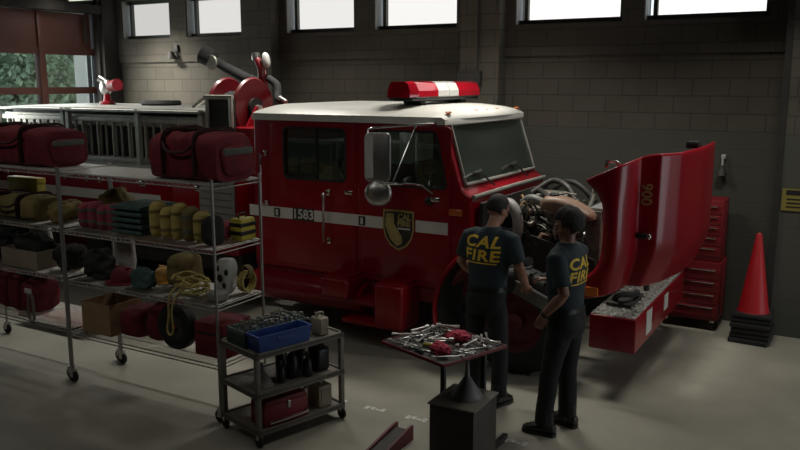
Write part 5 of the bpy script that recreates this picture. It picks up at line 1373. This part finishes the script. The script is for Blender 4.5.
    # --- boots
    for side in ('Lf', 'Rf'):
        ft = Q(J[side][:3]); a = R(hd + J[side][3]); d = V((math.cos(a), math.sin(a), 0)); n = V((-d.y, d.x, 0))
        bt = MB()
        bt.rings([[ft + d * (x + .0) + n * (w * math.cos(2 * PI * k / 16)) + up * max(.022, z + h * math.sin(2 * PI * k / 16)) for k in range(16)] for x, w, z, h in ((-.095, .025, .05, .028), (-.085, .038, .06, .045), (-.03, .043, .065, .055), (.04, .046, .055, .045), (.10, .050, .045, .035), (.15, .044, .04, .026), (.175, .022, .036, .014))])
        bt.tube([ft + up * .05 - d * .035, ft + up * .16 - d * .03, ft + up * .21 - d * .03], [.052, .050, .052], 16)
        bo = bt.build('boot', M['boot'], root, ang=60)
        so = MB(); pl = [(-.10, .02), (-.085, .04), (-.02, .042), (.05, .046), (.11, .052), (.155, .045), (.18, .02)]
        outl = [ft + d * x + n * w for x, w in pl] + [ft + d * x - n * w for x, w in pl[::-1]]
        so.rings([[p + up * (.002 - base.z) for p in outl], [p + up * .026 for p in outl]]); so.build('sole', M['black'], bo)
        la = MB()
        for q in range(4):
            c = ft + d * (.025 + .028 * q) + up * (.118 - .012 * q); la.tube([c - n * .025, c + up * .006, c + n * .025], .004, 6)
        la.build('laces', M['dark'], bo)
    return root, P, Q
p1, P1, Q1 = person('person in navy shirt with yellow lettering, seen from behind, leaning over the engine bay', (-2.73, 6.24, 0), 86, {
    'lean': .12,
    'L': [(0, .205, 1.475), (.05, .285, 1.23), (.24, .24, 1.06), (.32, .20, 1.02)], 'Ln': (-.1, .2, -1), 'Lcurl': .6, 'Lt': -1,
    'R': [(0, -.205, 1.475), (.04, -.29, 1.23), (.22, -.27, 1.04), (.31, -.25, 1.00)], 'Rn': (.1, .2, -1), 'Rcurl': .6, 'Rt': -1,
    'Lf': (.02, .13, 0, 8), 'Lfk': (.03, .12, .50), 'Rf': (-.04, -.16, 0, -12), 'Rfk': (.0, -.14, .50)},
    dict(f=.085, l=.0, yaw=-18, pitch=24, dz=-.035), M['skin'], 'short', 1.08, .025, .97, .016)
p2, P2, Q2 = person('person in navy shirt with yellow lettering, turned left with one arm hanging, beside the hood', (-1.925, 5.965, 0), 171, {
    'lean': .02,
    'L': [(-.01, .20, 1.475), (-.10, .235, 1.21), (.08, .215, 1.01), (.125, .205, .90)], 'Ln': (-.2, .9, .3), 'Lcurl': .55, 'Lt': 1,
    'R': [(0, -.205, 1.475), (.06, -.27, 1.21), (.29, -.26, 1.17), (.36, -.25, 1.17)], 'Rn': (-.2, -.3, -1), 'Rcurl': .7, 'Rt': -1,
    'Lf': (.08, .15, 0, 10), 'Lfk': (.06, .12, .50), 'Rf': (.02, -.13, 0, -8), 'Rfk': (.02, -.11, .50)},
    dict(f=-.005, l=-.02, yaw=13, pitch=16, dz=-.045), M['skin_b'], 'curly', 1.07, -.005, .86)
wr_, el_ = Q2((.08, .215, 1.01)), Q2((-.10, .235, 1.21)); d_ = (wr_ - el_).normalized()
wp_ = wr_ - d_ * .02
MB().tube([wp_ - d_ * .012, wp_ + d_ * .012], .037, 18).build('watch_strap', M['blackpl'], p2)
t = thing('grey_board', 'grey flat board held low between the two crew members', 'tray', (-2.42, 6.60, .84))  # plain grey board slanting between the two people
MB().box((-2.42, 6.605, .90), (.40, .018, .13), (0, R(24), R(4)), .006).build('board_plate', M['greycloth'], t)
MB().box((-2.42, 6.592, .955), (.40, .012, .018), (0, R(24), R(4)), .003).build('board_rim', M['graypl'], t)
